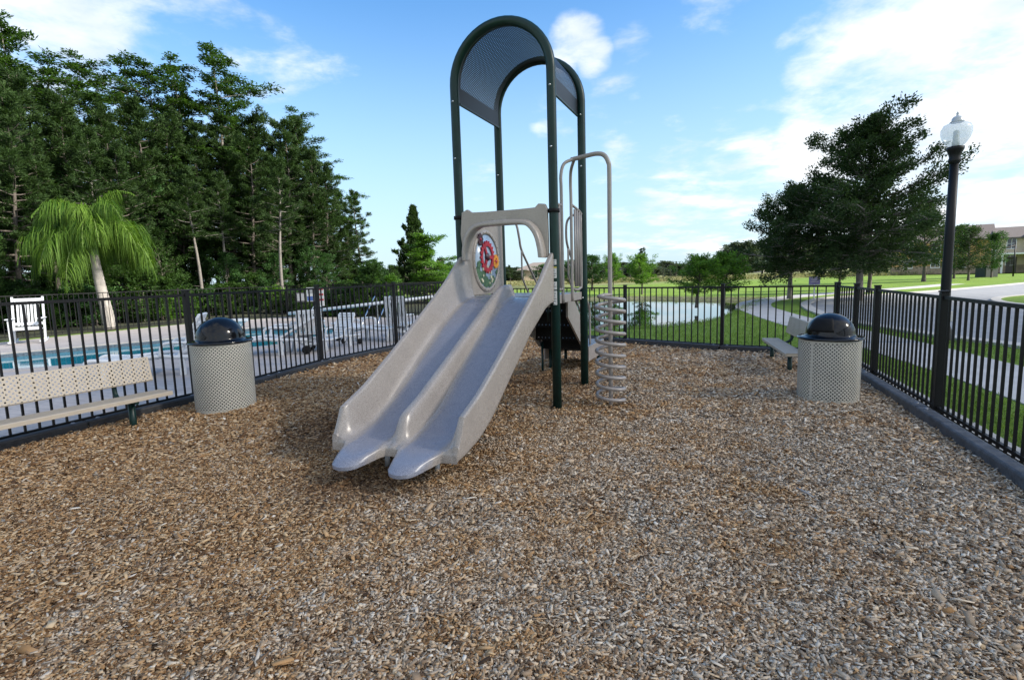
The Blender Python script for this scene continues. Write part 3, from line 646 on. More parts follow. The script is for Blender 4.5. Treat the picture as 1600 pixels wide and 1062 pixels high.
def section(f, rim, dv, bot, splay=0):
    h = rim - f; half = [(.600, bot), (.602, bot + .02), (.604, max(rim - .03, bot + .022)), (.602, rim - .009), (.594, rim), (.564, rim), (.556, rim - .006), (.551, rim - .02),
            (.530, f + h * .66), (.505, f + h * .34), (.476, f + min(h * .10, .022)), (.465, f + .008), (.448, f + .001), *[(.42 - .03 * q_, f - .003 * math.sin(q_ * .3)) for q_ in range(11)], (.100, f + .001), (.088, f + .006), (.078, f + min(.02, (dv - f) * .3)),
            (.055, f + (dv - f) * .55), (.034, dv - .008), (.026, dv - .001), (.0, dv)]
    loop = half + [(-x, z) for x, z in half[-2::-1]]
    ntop = len(loop)
    loop += [(x * .99, bot - .012) for x, z in loop[-2:0:-1]]
    return loop
for y in ysl:
    f = flo(y); k = max(0, min(1, (-2.315 - y) / .10)); rim = lerp(rimf(y), f + .05, k); k2 = sstep((-2.24 - y) / .15); dv = lerp(divf(y), f + .006, k2)
    rows.append([(x, y, z) for x, z in section(f, rim, dv, f - .045)])
def bump(x):
    a = abs(abs(x) - .265) / .215; return 0 if a >= 1 else ((1 - .10 * (a / .42) ** 2) if a < .42 else .90 * (1 - sstep((a - .42) / .58)))
for e in [.08, .2, .35, .5, .65, .8, .92, 1.0, 1.04, 1.06]:
    f = lerp(flo(-2.43), .205, min(e, 1)); roll = 0 if e < .75 else ((e - .75) / .31) ** 2 * .035
    row = []
    sec = section(f, f + .05 * (1 - min(e * 1.6, 1)) + .01, f + .004, f - .045)
    for i, (x, z) in enumerate(sec):
        b0 = bump(x); yb = -2.43 - .015 * e - .30 * b0 * e; z2 = z - roll * (1 if z > f - .03 else .2) - b0 * .035 * min(1, e) ** 1.5
        row.append((x * lerp(1, .985, min(e, 1)), yb, z2))
    rows.append(row)
n = len(rows[0]); vs = [v for r_ in rows for v in r_]; fs = [(i * n + k, i * n + (k + 1) % n, (i + 1) * n + (k + 1) % n, (i + 1) * n + k) for i in range(len(rows) - 1) for k in range(n)]
NT = (n + 2) // 2
for b0 in (0, (len(rows) - 1) * n):
    for i in range(NT - 1):
        lo = [b0 + (n - i) % n, b0 + (n - i - 1) % n]
        fs.append((b0 + i, b0 + i + 1, lo[1]) if i in (0, NT - 2) else (b0 + i, b0 + i + 1, lo[1], lo[0]))
fs = [tuple(dict.fromkeys(f)) for f in fs]; fs = [f for f in fs if len(f) > 2]
mb = MB(); mb.add(vs, fs, True); sl = mb.build('slide', plastic_sky_scuff, PS)
bm = bmesh.new(); bm.from_mesh(sl.data); bmesh.ops.recalc_face_normals(bm, faces=bm.faces[:]); bm.to_mesh(sl.data); bm.free()
try: sl.data.set_sharp_from_angle(angle=R(42))
except Exception: pass
mb = MB(); mb.tube([(.30, -2.24, .17), (.30, -2.26, -.2)], .022, 8); mb.tube([(-.22, -2.2, .17), (-.22, -2.22, -.2)], .022, 8); mb.split('foot', mat('galvanised', (.3, .3, .31), .4, .6), sl)
# hood over the slide entrance: outline with rounded mouth, flange turned forward round the mouth
outer = [(-.53, 1.74), (-.545, 2.08), (-.525, 2.20), (-.50, 2.27), (-.44, 2.295), (-.41, 2.26), (-.2, 2.265), (.2, 2.275), (.38, 2.285), (.42, 2.34), (.50, 2.345), (.535, 2.29), (.54, 1.95), (.535, 1.74)]
outer = [(-.525, 1.74), (-.56, 2.06), (-.545, 2.2), (-.535, 2.31), (-.46, 2.345), (-.40, 2.305), (-.2, 2.30), (.2, 2.30), (.40, 2.305), (.44, 2.345), (.52, 2.335), (.545, 2.28), (.548, 1.95), (.545, 1.74)]
inner = [(.465, 1.74), (.455, 1.84), (.42, 1.98), (.355, 2.08), (.27, 2.125), (.1, 2.135), (-.1, 2.135), (-.27, 2.125), (-.36, 2.08), (-.43, 1.98), (-.46, 1.84), (-.455, 1.74)]
mb = MB(); mb.prism(outer + inner, 0, .05, Matrix(((1, 0, 0, 0), (0, 0, -1, -.02), (0, 1, 0, 0), (0, 0, 0, 1))))
il = smooth_path([(a, 0, b_) for a, b_ in inner], 5); nl = len(il); vs = []
for p_ in il:
    c_ = Vector((0, 0, 1.78)); d_ = (p_ - c_).normalized()
    for dy, k in ((-.068, .065), (-.155, .048), (-.172, .038), (-.176, .004), (-.165, -.008), (-.068, -.012)): q_ = p_ + d_ * k; vs.append((q_.x, dy, q_.z))
fs = [(i * 6 + k, i * 6 + (k + 1) % 6, i * 6 + 6 + (k + 1) % 6, i * 6 + 6 + k) for i in range(nl - 1) for k in range(6)] + [(0, 1, 2, 3, 4, 5), tuple((nl - 1) * 6 + k for k in range(6))[::-1]]
mb.add(vs, fs, True); hd = mb.build('hood', plastic, PS)
bm = bmesh.new(); bm.from_mesh(hd.data); bmesh.ops.recalc_face_normals(bm, faces=bm.faces[:]); bm.to_mesh(hd.data); bm.free()
bv = hd.modifiers.new('bevel', 'BEVEL'); bv.width = .012; bv.segments = 3; bv.limit_method = 'ANGLE'
mb = MB(); mb.box(-.13, .05, -.076, -.071, 2.19, 2.225, c=.002); mb.build('embossed_plate', plastic, hd)
mb = MB()
for s in (-1, 1):
    for z in (2.26,): mb.tube([(s * .50, -.03, z), (s * .62, -.03, z)], .018, 8); mb.lathe([(.062, -.02), (.070, -.02), (.070, .02), (.062, .02)], 14, (s * HW, 0, z))
mb.split('bracket', black_rough, hd)
# side panel with round window of gears, on the left side (faces +x)
px0, px1 = -.585, -.545
cy, cz, cr = .60, 1.745, .375
sq = [(.07, 1.31), (1.16, 1.31), (1.16, 2.30), (.07, 2.30)]
mb = MB(); mb.box(px0, px1, .07, 1.165, 1.31, 2.33, c=.01); pn = mb.build('activity_panel', plastic, PS)
MX = lambda y, z, x: Matrix.Translation((x, y, z)) @ Matrix.Rotation(PI / 2, 4, 'Y')
disc = mat('panel_sky', (.28, .42, .62), .25, col2=(.55, .66, .78), vscale=5); grn = mat('panel_green', (.02, .06, .035), .4, col2=(.10, .20, .10), vscale=22)
redm = mat('panel_red', (.42, .012, .035), .35); orgm = mat('panel_orange', (.75, .30, .02), .35); drk = mat('panel_dark', (.05, .008, .02), .35); cream = mat('panel_cream', (.62, .6, .42), .4)
mb = MB(); mb.lathe([(0, .004), (cr - .02, .004), (cr - .02, 0)], 48, M=MX(cy, cz, px1)); mb.build('window_disc', disc, pn)
mb = MB(); rp = [(cr - .02, 0), (cr - .025, .014), (cr, .02), (cr + .028, .014), (cr + .032, 0)]; mb.lathe(rp, 48, M=MX(cy, cz, px1))
for k in range(24):
    a = 2 * PI * k / 24; mb.lathe([(0, .012), (.012, .006), (.014, 0)], 6, M=MX(cy + math.cos(a) * (cr + .004), cz + math.sin(a) * (cr + .004), px1 + .016))
mb.build('window_ring', plastic, pn)
def gear(y, z, r, nt, m_, hub, hole=.55, x=px1 + .012, spokes=3, th=.014):
    mb = MB(); pts = []
    for k in range(nt * 4):
        a = 2 * PI * k / (nt * 4); q_ = r * (1.0 if k % 4 in (0, 1) else .87); pts.append((q_ * math.cos(a), q_ * math.sin(a)))
    N_ = len(pts); ri = r * hole; vs = []
    for dz in (0, th):
        for a_, b_ in pts: vs.append((x + dz, y + a_, z + b_))
        for k in range(N_): a = 2 * PI * k / N_; vs.append((x + dz, y + ri * math.cos(a), z + ri * math.sin(a)))
    fs = []
    for k in range(N_):
        k2 = (k + 1) % N_; fs += [(k, k2, N_ + k2, N_ + k), (2 * N_ + k, 3 * N_ + k, 3 * N_ + k2, 2 * N_ + k2), (k, 2 * N_ + k, 2 * N_ + k2, k2), (N_ + k, N_ + k2, 3 * N_ + k2, 3 * N_ + k)]
    mb.add(vs, fs)
    for s in range(spokes):
        a = 2 * PI * s / spokes + .5; Mx = Matrix.Translation((x + th / 2, y, z)) @ Matrix.Rotation(a, 4, 'X'); mb.box(-th * .45, th * .45, -r * .10, r * .10, .0, ri + .01, Mx)
    g_ = mb.build('gear', m_, pn); mb = MB(); mb.lathe([(0, .022), (r * .24, .018), (r * .27, 0)], 18, M=MX(y, z, x)); mb.build('hub', hub, g_)
gear(.60, 1.80, .215, 20, redm, drk, .66)
gear(.86, 1.745, .095, 10, orgm, redm, .45, spokes=4)
gear(.40, 2.02, .078, 9, drk, redm, .3, spokes=4)
mb = MB(); rnd = random.Random(4)
lobes = [(.33, 1.62, .07), (.42, 1.53, .09), (.55, 1.47, .085), (.50, 1.58, .06), (.67, 1.45, .06), (.78, 1.50, .05), (.36, 1.70, .05), (.90, 1.60, .03)]
for i, (y, z, r) in enumerate(lobes):
    mb.prism([(y + r * (.85 + .3 * rnd.random()) * math.cos(a), z + r * (.85 + .3 * rnd.random()) * math.sin(a)) for a in [2 * PI * k / 14 for k in range(14)]], 0, .003 + i * .0007, Matrix(((0, 0, 1, px1 + .005), (1, 0, 0, 0), (0, 1, 0, 0), (0, 0, 0, 1))))
mb.build('landscape_decal', grn, pn)
mb = MB()
for i in range(16):
    y, z = .42 + .035 * rnd.random() * 10 % .4, 1.42 + .28 * rnd.random(); r = .012 + .012 * rnd.random()
    mb.prism([(y + r * math.cos(a), z + r * math.sin(a)) for a in [2 * PI * k / 7 for k in range(7)]], 0, .011 + i * .0004, Matrix(((0, 0, 1, px1 + .005), (1, 0, 0, 0), (0, 1, 0, 0), (0, 0, 0, 1))))
mb.build('blossom_decal', cream, pn)
# right-hand side: two picket barriers, overhead loop and spiral climbing pole
rb = .016
mb = MB(); x = .60
for y in (.12, .20): mb.tube([(x, y, 1.37), (x, y, 2.35)], rb, 8)
mb.tube([(x, .06, 2.35), (x, .28, 2.35)], rb, 8); mb.tube([(x, .06, 1.37), (x, .28, 1.37)], rb, 8); mb.build('side_barrier', beige_paint, PS)
mb = MB()
for y in (.86, .96, 1.06): mb.tube([(x, y, 1.38), (x, y, 2.36)], rb, 8)
mb.tube(smooth_path([(x, .74, 2.40), (x, 1.0, 2.37), (x, 1.18, 2.33)], 4), rb, 8); mb.tube(smooth_path([(x, .74, 1.36), (x, .9, 1.34), (x, 1.08, 1.36), (x, 1.14, 1.46), (x, 1.14, 2.33)], 5), rb, 8)
mb.build('side_barrier', beige_paint, PS)
mb = MB(); P0 = (1.15, .39)
mb.tube(smooth_path([(.60, .30, 1.20), (.60, .30, 1.8), (.60, .30, 2.5), (.60, .30, 2.70), (.63, .34, 2.83), (.72, .42, 2.885)], 6), .019, 10)
mb.tube(smooth_path([(.60, .70, 1.20), (.60, .70, 1.8), (.60, .70, 2.45), (.60, .69, 2.66), (.63, .62, 2.80), (.72, .45, 2.885)], 6), .019, 10)
mb.tube(smooth_path([(.69, .43, 2.885), (.85, .41, 2.90), (1.0, .39, 2.91), (1.09, .39, 2.885), (1.14, .39, 2.80), (1.15, .39, 2.7), (1.15, .39, 2.2), (1.15, .39, 1.2), (1.15, .39, -.2)], 6), .026, 12)
sp = mb.build('climbing_pole', beige_paint, PS)
mb = MB(); turns = 9.4; rs = .165; hel = [(P0[0] + .02, P0[1], 1.29), (P0[0] - .06, P0[1] - .06, 1.29)]
N_ = int(turns * 22)
for k in range(N_ + 1):
    a = -2.3 + 2 * PI * turns * k / N_; hel.append((P0[0] + rs * math.cos(a), P0[1] + rs * math.sin(a), 1.275 - (1.275 - .03) * k / N_))
a = -2.3 + 2 * PI * turns; hel.append((P0[0] + .5 * rs * math.cos(a + .3), P0[1] + .5 * rs * math.sin(a + .3), .02)); hel.append((P0[0], P0[1], .015))
mb.tube(hel, .0215, 9); mb.build('spiral', beige_paint, sp)
# stairs at the back with closed black risers, pale side plates and a low landing
def stairs():
    out = []; zs = [1.255, 1.03, .80, .575]; y0 = DP + .03
    mb = MB(); tb = MB(); tbs = []
    for i in range(3):
        z1 = zs[i + 1]; ya = y0 + i * .29
        mb.box(-.335, .335, ya, ya + .018, z1 + .020, zs[i] - .032)
        for k in range(12): xa = -.335 + .67 * k / 12; mb.box(xa + .0, xa + .67 / 12 - (.018 if k < 11 else 0), ya, ya + .018, z1 - .03, z1 + .0195)
        n_ = 11
        tb.box(-.33, .33, ya + .02, ya + .20, z1 - .03, z1)
        for k in range(n_): xa = -.33 + .66 * k / n_; tb.box(xa + .012, xa + .66 / n_ - .012, ya + .20, ya + .24, z1 - .03, z1)
        tb.box(-.33, .33, ya + .24, ya + .285, z1 - .03, z1); tbs.append(tb); tb = MB()
    st = mb.build('staircase', black_rough, PS)
    for q_ in tbs: q_.build('tread', black_rough, st)
    mb = MB()
    for s in (-1, 1):
        xa, xb = sorted((s * .337, s * .365))
        mb.prism([(DP + .03, 1.28), (DP + .25, 1.25), (DP + 1.08, .60), (DP + 1.08, .36), (DP + .8, .42), (DP + .03, .95)], xa, xb, Matrix(((0, 0, 1, 0), (1, 0, 0, 0), (0, 1, 0, 0), (0, 0, 0, 1))))
    mb.split('side_plate', beige_paint, st)
    mb = MB(); mb.box(-.335, .335, DP + .905, DP + .925, .37, .545); mb.split('backing_plate', black_rough, st)
    mb = MB(); mb.box(-.36, .36, DP + 1.09, DP + 2.15, .34, .385, c=.006); ld = mb.build('landing', mat('landing_vinyl', (.14, .15, .17), .45), PS)
    mb = MB(); mb.box(.362, .378, DP + 1.09, DP + 2.15, .16, .39); mb.box(-.378, -.362, DP + 1.09, DP + 2.15, .16, .39); mb.box(-.36, .36, DP + 2.152, DP + 2.17, .16, .39); mb.split('skirt', beige_paint, ld)
    for xx in (-.3, .3):
        for y_ in (DP + 1.2, DP + 2.05):
            mb = MB(); mb.tube([(xx, y_, .34), (xx, y_, -.2)], .028, 10); mb.build('leg', green_paint, ld)
    mb = MB(); mb.tube([(-.3, DP + .8, .5), (-.3, DP + .8, -.2)], .02, 8); mb.build('brace', green_paint, st)
stairs()
def handrail(s, xi):
    mb = MB()
    mb.tube(smooth_path([(s * .58, DP + .0, 2.33), (s * .48, DP + .03, 2.34), (s * (xi + .03), DP + .06, 2.27), (s * xi, DP + .09, 2.08), (s * xi, DP + .16, 1.92), (s * xi, DP + .42, 1.70), (s * xi, DP + .9, 1.32), (s * xi, DP + 1.25, 1.04), (s * xi, DP + 1.32, .9), (s * xi, DP + 1.32, .4)], 6), .0165, 8)
    mb.tube(smooth_path([(s * xi, DP + .17, 1.90), (s * xi, DP + .17, 1.6), (s * xi, DP + .20, 1.48), (s * xi, DP + .5, 1.2), (s * xi, DP + .95, .82), (s * xi, DP + 1.1, .6)], 6), .014, 8)
    mb.build('handrail', beige_paint, PS)
handrail(-1, .36); handrail(1, .34)
# stickers down the right front post
mb = MB()
def patch(mb, z0, z1, a0, a1, r):
    vs = []; fs = []; n_ = 5
    for z in (z0, z1):
        for k in range(n_ + 1): a = lerp(a0, a1, k / n_); vs.append((HW + r * math.cos(a), r * math.sin(a), z))
    for k in range(n_): fs.append((k, k + 1, n_ + 2 + k, n_ + 1 + k))
    mb.add(vs, fs, True)
A0, A1 = R(-100), R(-50)
for z0, z1 in ((1.655, 1.715), (1.505, 1.615), (1.20, 1.36), (1.375, 1.465)): patch(mb, z0, z1, A0, A1, PR + .0012)
mb.split('sticker', sticker_m, PS); mb = MB()
for k, z in enumerate((1.70, 1.67, 1.59, 1.555, 1.53, 1.44, 1.41, 1.33, 1.30, 1.27, 1.24)): patch(mb, z - .003, z + .003, A0 + .1, A1 - .1 - .15 * (k % 3), PR + .0022)
mb.build('sticker_print', mat('print_dark', (.08, .08, .10), .6), PS); mb = MB(); patch(mb, 1.618, 1.632, A0, A1, PR + .0012); mb.build('sticker_band', mat('print_yellow', (.6, .5, .1), .5), PS)

# ------------------------------------------------------------------ litter bins
def bin_(loc, label, rz, h, rad=.33):
    e = empty('litter_bin', (*loc, 0), rz); tag(e, label, 'litter bin', 'domed litter bins in the playground')
    mb = MB(); mb.lathe([(rad, -.05), (rad, .02), (rad, h - .02), (rad - .004, h)], 64, uvscale=rad); bd = mb.build('body', can_m, e)
    a_ = bd.data.attributes.new('solid', 'FLOAT', 'FACE'); a_.data.foreach_set('value', [1.0 if (i // 64) != 1 or (i % 64) in (14,) else 0.0 for i in range(3 * 64)])
    mb = MB(); mb.tube([(rad * math.cos(a), rad * math.sin(a), h - .005) for a in [2 * PI * k / 48 for k in range(48)]], .012, 8, closed=True); mb.tube([((rad + .001) * math.cos(a), (rad + .001) * math.sin(a), .015) for a in [2 * PI * k / 48 for k in range(48)]], .009, 8, closed=True); mb.split('rim', can_m, e)
    mb = MB(); mb.lathe([(0, .02), (rad - .045, .02), (rad - .03, h - .04), (rad - .05, h - .02)], 40); mb.build('liner', mat('liner', (.035, .037, .04), .7), e)
    mb = MB(); rd = rad - .068; pr = [(rad + .026, .0), (rad + .026, .012), (rad + .015, .022), (rad - .01, .026), (rd + .012, .03), (rd + .004, .045)]
    pr += [(rd * math.cos(a), .055 + (rd * .93) * math.sin(a)) for a in [PI / 2 * k / 14 for k in range(0, 15)]]
    pr[-1] = (.0005, pr[-1][1]); mb.lathe(pr, 56, (0, 0, h + .012)); ld = mb.build('lid', black_plastic, e)
    # hinged push flap on the side away from the camera
    mb = MB(); vs = []; nu, nv = 10, 6
    for i in range(nu + 1):
        for j in range(nv + 1):
            a = R(-32) + R(64) * i / nu + PI / 2; b_ = R(8) + R(42) * j / nv; q_ = rd + .006; vs.append((q_ * math.cos(a) * math.cos(b_), q_ * math.sin(a) * math.cos(b_), h + .067 + q_ * .93 * math.sin(b_)))
    fs = [(i * (nv + 1) + j, (i + 1) * (nv + 1) + j, (i + 1) * (nv + 1) + j + 1, i * (nv + 1) + j + 1) for i in range(nu) for j in range(nv)]
    mb.add(vs, fs, True); fl = mb.build('flap', black_rough, ld); so = fl.modifiers.new('s', 'SOLIDIFY'); so.thickness = .01
bin_((-3.66, 6.66), 'beige perforated litter bin with black dome lid beside the pool fence', .4, .82, .345)
bin_((3.74, 6.22), 'grey perforated litter bin with black dome lid beside the roadside fence', 2.2, .70, .325)

# ------------------------------------------------------------------ benches
def bench(loc, rz, L, label, flip):
    """local x along the bench, +y towards its back"""
    e = empty('park_bench', (*loc, 0), rz); tag(e, label, 'bench', 'perforated benches in the playground')
    def plank(nm, w, Mx):
        mb = MB(); r_ = .045; vs = []; fs = []; uvs = []
        sec = [(0, -r_), (0, -.008), (.010, 0), (w - .010, 0), (w, -.008), (w, -r_)]; xs = [0, .025, L - .025, L]; u = [0]
        for i in range(1, 6): u.append(u[-1] + math.hypot(sec[i][0] - sec[i - 1][0], sec[i][1] - sec[i - 1][1]))
        for xx in xs:
            for a_, b_ in sec: vs.append(Mx @ Vector((xx, a_, b_)))
        for i in range(3):
            for j in range(5): fs.append((i * 6 + j, (i + 1) * 6 + j, (i + 1) * 6 + j + 1, i * 6 + j + 1)); uvs.append(((xs[i], u[j]), (xs[i + 1], u[j]), (xs[i + 1], u[j + 1]), (xs[i], u[j + 1])))
        mb.add(vs, fs, False, uvs); o = mb.build(nm, bench_m, e)
        a_ = o.data.attributes.new('solid', 'FLOAT', 'FACE'); a_.data.foreach_set('value', [0.0 if (j == 2 and i == 1) else 1.0 for i in range(3) for j in range(5)])
        mb = MB()
        for xx in (0.0, L - .004): mb.box(xx, xx + .004, .004, w - .004, -r_, -.006, Mx)
        mb.split('end_plate', mat('beige_end', (.47, .40, .31), .5), o); so = o.modifiers.new('s', 'SOLIDIFY'); so.thickness = .003; return o
    plank('seat', .27, Matrix.Translation((0, 0, .34)))
    plank('backrest', .29, Matrix.Translation((0, .37, .44)) @ Matrix.Rotation(R(78), 4, 'X'))
    for xx in (.14, L - .38):
        mb = MB(); mb.tube([(xx, .14, .285), (xx, .14, -.2)], .034, 12); mb.build('leg', green_paint, e)
        mb = MB(); mb.tube(smooth_path([(xx, .02, .285), (xx, .15, .275), (xx, .33, .275), (xx, .43, .33), (xx, .455, .44), (xx, .475, .62)], 5), .024, 10); mb.split('bracket', green_paint, e)
dL = Vector((.457, .889)); pL = Vector((-3.95, 6.08)) - dL * 1.83
# left bench: back towards the fence (-x); local +y must point to the fence
bench((pL.x, pL.y), math.atan2(dL.y, dL.x), 1.83, 'beige perforated bench with green legs along the pool fence, cut by the left edge', False)
dR = Vector((-.27, -.963)); pR = Vector((4.36, 9.22))
bench((pR.x, pR.y), math.atan2(dR.y, dR.x), 1.83, 'grey perforated bench seen end on behind the right litter bin', False)

# ------------------------------------------------------------------ street lamp
e = empty('street_lamp', (8.42, 10.33, 0)); tag(e, 'black lamp post with clear acorn glass globe behind the roadside fence', 'street lamp')
mb = MB(); mb.lathe([(.135, 0), (.135, .25), (.11, .32), (.085, .40), (.083, .9), (.079, 2.0), (.070, 3.45), (.0, 3.45)], 28); mb.build('pole', black_metal, e)
mb = MB(); mb.lathe([(.071, 3.38), (.10, 3.42), (.10, 3.46), (.085, 3.50), (.105, 3.58), (.135, 3.64), (.14, 3.69), (.10, 3.70), (0, 3.70)], 28); mb.build('collar', black_metal, e)
gl = bpy.data.materials.new('lamp_glass'); gl.use_nodes = True; t = gl.node_tree; p = t.nodes['Principled BSDF']; p.inputs['Base Color'].default_value = (.92, .95, .97, 1); p.inputs['Roughness'].default_value = .12; p.inputs['IOR'].default_value = 1.3
tp = t.nodes.new('ShaderNodeBsdfTransparent'); tp.inputs[0].default_value = (.93, .96, .98, 1); mx = t.nodes.new('ShaderNodeMixShader'); mx.inputs[0].default_value = .42; t.links.new(tp.outputs[0], mx.inputs[1]); t.links.new(p.outputs[0], mx.inputs[2]); t.links.new(mx.outputs[0], t.nodes['Material Output'].inputs[0])
vs = []; fs = []; nk = 64; prf = [(.10, 3.70), (.15, 3.74), (.205, 3.83), (.235, 3.93), (.235, 4.02), (.20, 4.09), (.14, 4.12), (.095, 4.135), (.085, 4.16)]
mb = MB()
for r, z in prf:
    for k in range(nk): a = 2 * PI * k / nk; q_ = r * (1 + .012 * math.cos(a * 16)); vs.append((q_ * math.cos(a), q_ * math.sin(a), z))
for i in range(len(prf) - 1):
    for k in range(nk): fs.append((i * nk + k, i * nk + (k + 1) % nk, (i + 1) * nk + (k + 1) % nk, (i + 1) * nk + k))
mb.add(vs, fs, True); mb.build('globe', gl, e)
mb = MB(); mb.lathe([(.10, 4.13), (.115, 4.14), (.085, 4.165), (.085, 4.20), (.06, 4.235), (.025, 4.25), (.016, 4.27), (.024, 4.29), (.004, 4.33), (.001, 4.335)], 24); mb.build('finial', mat('glass_cap', (.5, .52, .54), .25), e)
mb = MB(); mb.lathe([(.06, 3.70), (.06, 3.78), (.05, 3.8), (.045, 3.98), (.0, 4.0)], 16); mb.build('bulb', mat('lamp_inner', (.55, .56, .56), .4), e)
mb = MB(); mb.box(-.05, .05, -.15, -.09, .42, .62, c=.01); mb.build('junction_box', mat('box_grey', (.4, .4, .4), .5), e)
# ------------------------------------------------------------------ pool-side things
def rocking_chair(loc, rz, label, scale=1.0):
    e = empty('rocking_chair', (*loc, 0), rz, scale); tag(e, label, 'chair', 'white slatted chairs by the pool')   # faces -y
    mb = MB()
    for k in range(7): x = -.21 + .07 * k; mb.box(x - .022, x + .022, -.009, .009, 0, .66, Matrix.Translation((0, .25, .44)) @ Matrix.Rotation(R(-14), 4, 'X'))
    mb.box(-.28, .28, -.018, .018, .64, .74, Matrix.Translation((0, .25, .44)) @ Matrix.Rotation(R(-14), 4, 'X'), c=.01)
    mb.box(-.28, .28, -.016, .016, .02, .09, Matrix.Translation((0, .25, .44)) @ Matrix.Rotation(R(-14), 4, 'X')); mb.build('backrest', white_wood, e)
    mb = MB()
    for k in range(7): y = -.24 + .075 * k; mb.box(-.27, .27, y, y + .06, .42 - .012 * k, .44 - .012 * k)
    mb.box(-.27, .27, -.27, -.245, .36, .44); mb.build('seat', white_wood, e)
    for s in (-1, 1):
        xa, xb = sorted((s * .285, s * .33))
        mb = MB(); mb.box(xa, xb, -.24, -.19, .04, .63); mb.build('leg', white_wood, e)
        mb = MB(); mb.box(xa, xb, -.025, .025, -.42, .78, Matrix.Translation((0, .25, .44)) @ Matrix.Rotation(R(-14), 4, 'X')); mb.build('leg', white_wood, e)
        xa, xb = sorted((s * .265, s * .365)); mb = MB(); mb.box(xa, xb, -.30, .28, .632, .66, c=.008); mb.build('armrest', white_wood, e)
        mb = MB(); mb.tube([(s * .307, -.45, .075), (s * .307, -.25, .03), (s * .307, 0, .02), (s * .307, .25, .035), (s * .307, .5, .095)], .022, 8); mb.build('rocker', white_wood, e)
    return e
x, y = gp(46, 536); rocking_chair((x, y), .55, 'white slatted rocking chair on the far pool deck at the left', 1.12)
rocking_chair((-7.7, 7.1), 3.55, 'white slatted armchair back showing above the left park bench', .62)

def shell(mb, rows_, th=.012):
    """rows_: list of rows of points, gives a thin moulded shell with thickness"""
    n_ = len(rows_[0]); vs = [p_ for r_ in rows_ for p_ in r_]; fs = [(i * n_ + k, i * n_ + k + 1, (i + 1) * n_ + k + 1, (i + 1) * n_ + k) for i in range(len(rows_) - 1) for k in range(n_ - 1)]
    mb.add(vs, fs, True); return mb
def lounger(loc, rz, label, back=50, scale=1.0):
    """moulded plastic chaise: flat bed on four legs, slatted back raised at +x end, black wheel at the back"""
    e = empty('pool_lounger', (*loc, 0), rz, scale); tag(e, label, 'sun lounger', 'white plastic loungers by the pool')
    mb = MB()
    for k in range(15): xx = -.95 + .082 * k; mb.box(xx, xx + .062, -.25, .25, .30 + .02 * math.sin(k * .5), .318 + .02 * math.sin(k * .5), c=.006)
    mb.build('seat', white_pl, e)
    mb = MB()
    for s in (-1, 1): mb.tube(smooth_path([(-1.0, s * .29, .24), (-.92, s * .30, .33), (-.5, s * .30, .30), (0, s * .30, .34), (.3, s * .30, .31), (.85, s * .30, .29)], 5), .034, 8)
    mb.tube(smooth_path([(-1.0, -.29, .24), (-1.05, 0, .24), (-1.0, .29, .24)], 5), .034, 8); mb.build('frame', white_pl, e)
    Mx = Matrix.Translation((.30, 0, .32)) @ Matrix.Rotation(R(-back), 4, 'Y'); mb = MB()
    for k in range(8): xx = .02 + .085 * k; mb.box(xx, xx + .065, -.24, .24, -.01, .01, Mx, c=.006)
    for s in (-1, 1): mb.box(0, .72, s * .27 - .03, s * .27 + .03, -.022, .022, Mx, c=.012)
    mb.box(.69, .76, -.28, .28, -.022, .022, Mx, c=.012); mb.build('backrest', white_pl, e)
    for xx in (-.78, .35):
        for s in (-1, 1):
            mb = MB(); mb.box(xx - .045, xx + .045, s * .29 - .03, s * .29 + .03, 0, .30, c=.014); mb.build('leg', white_pl, e)
    for s in (-1, 1):
        mb = MB(); mb.tube(smooth_path([(.05, s * .32, .33), (.10, s * .33, .52), (.28, s * .33, .55), (.52, s * .33, .53)], 5), .026, 8); mb.build('armrest', white_pl, e)
    for s in (-1, 1):
        mb = MB(); mb.lathe([(0, .03), (.07, .03), (.085, .02), (.085, -.02), (.07, -.03), (0, -.03)], 20, M=Matrix.Translation((.82, s * .30, .09)) @ Matrix.Rotation(PI / 2, 4, 'X')); mb.build('wheel', black_rough, e)
    mb = MB(); mb.tube([(.82, -.28, .09), (.82, .28, .09)], .015, 8)
    for s in (-1, 1): mb.box(.78, .86, s * .245 - .02, s * .245 + .02, .09, .30, c=.01)
    mb.build('wheel_axle', white_pl, e)
    return e
def tub_chair(loc, rz, label, h=.86, w=.6):
    """one-piece armchair; faces -y; legs flare out"""
    e = empty('plastic_armchair', (*loc, 0), rz); tag(e, label, 'chair', 'white plastic armchairs by the pool')
    mb = MB(); mb.box(-w / 2 + .05, w / 2 - .05, -.24, .24, .385, .415, c=.012); mb.box(-w / 2 + .05, w / 2 - .05, -.26, -.235, .33, .41, c=.01); mb.build('seat', white_pl, e)
    Mx = Matrix.Translation((0, .23, .40)) @ Matrix.Rotation(R(-13), 4, 'X'); mb = MB(); hb = h - .40
    for k in range(7): xx = -.2 + .0667 * k; mb.box(xx - .024, xx + .024, -.008, .008, .02, hb - .05, Mx)
    mb.box(-.245, .245, -.014, .014, hb - .06, hb + .03, Mx, c=.012)
    for s in (-1, 1): mb.box(s * .235 - .028, s * .235 + .028, -.016, .016, -.02, hb, Mx, c=.012)
    mb.build('backrest', white_pl, e)
    for s in (-1, 1):
        for (ya, yb) in ((-.22, -.28), (.22, .33)):
            mb = MB(); mb.tube([(s * (w / 2 - .05), ya, .62 if ya < 0 else .45), (s * (w / 2 + .0), yb, 0)], [.024, .034], 8); mb.build('leg', white_pl, e)
        mb = MB(); mb.tube(smooth_path([(s * (w / 2 - .04), -.26, .60), (s * (w / 2 + .0), -.18, .64), (s * (w / 2 + .0), .1, .65), (s * (w / 2 - .05), .27, .66)], 5), .03, 8); mb.build('armrest', white_pl, e)
    return e
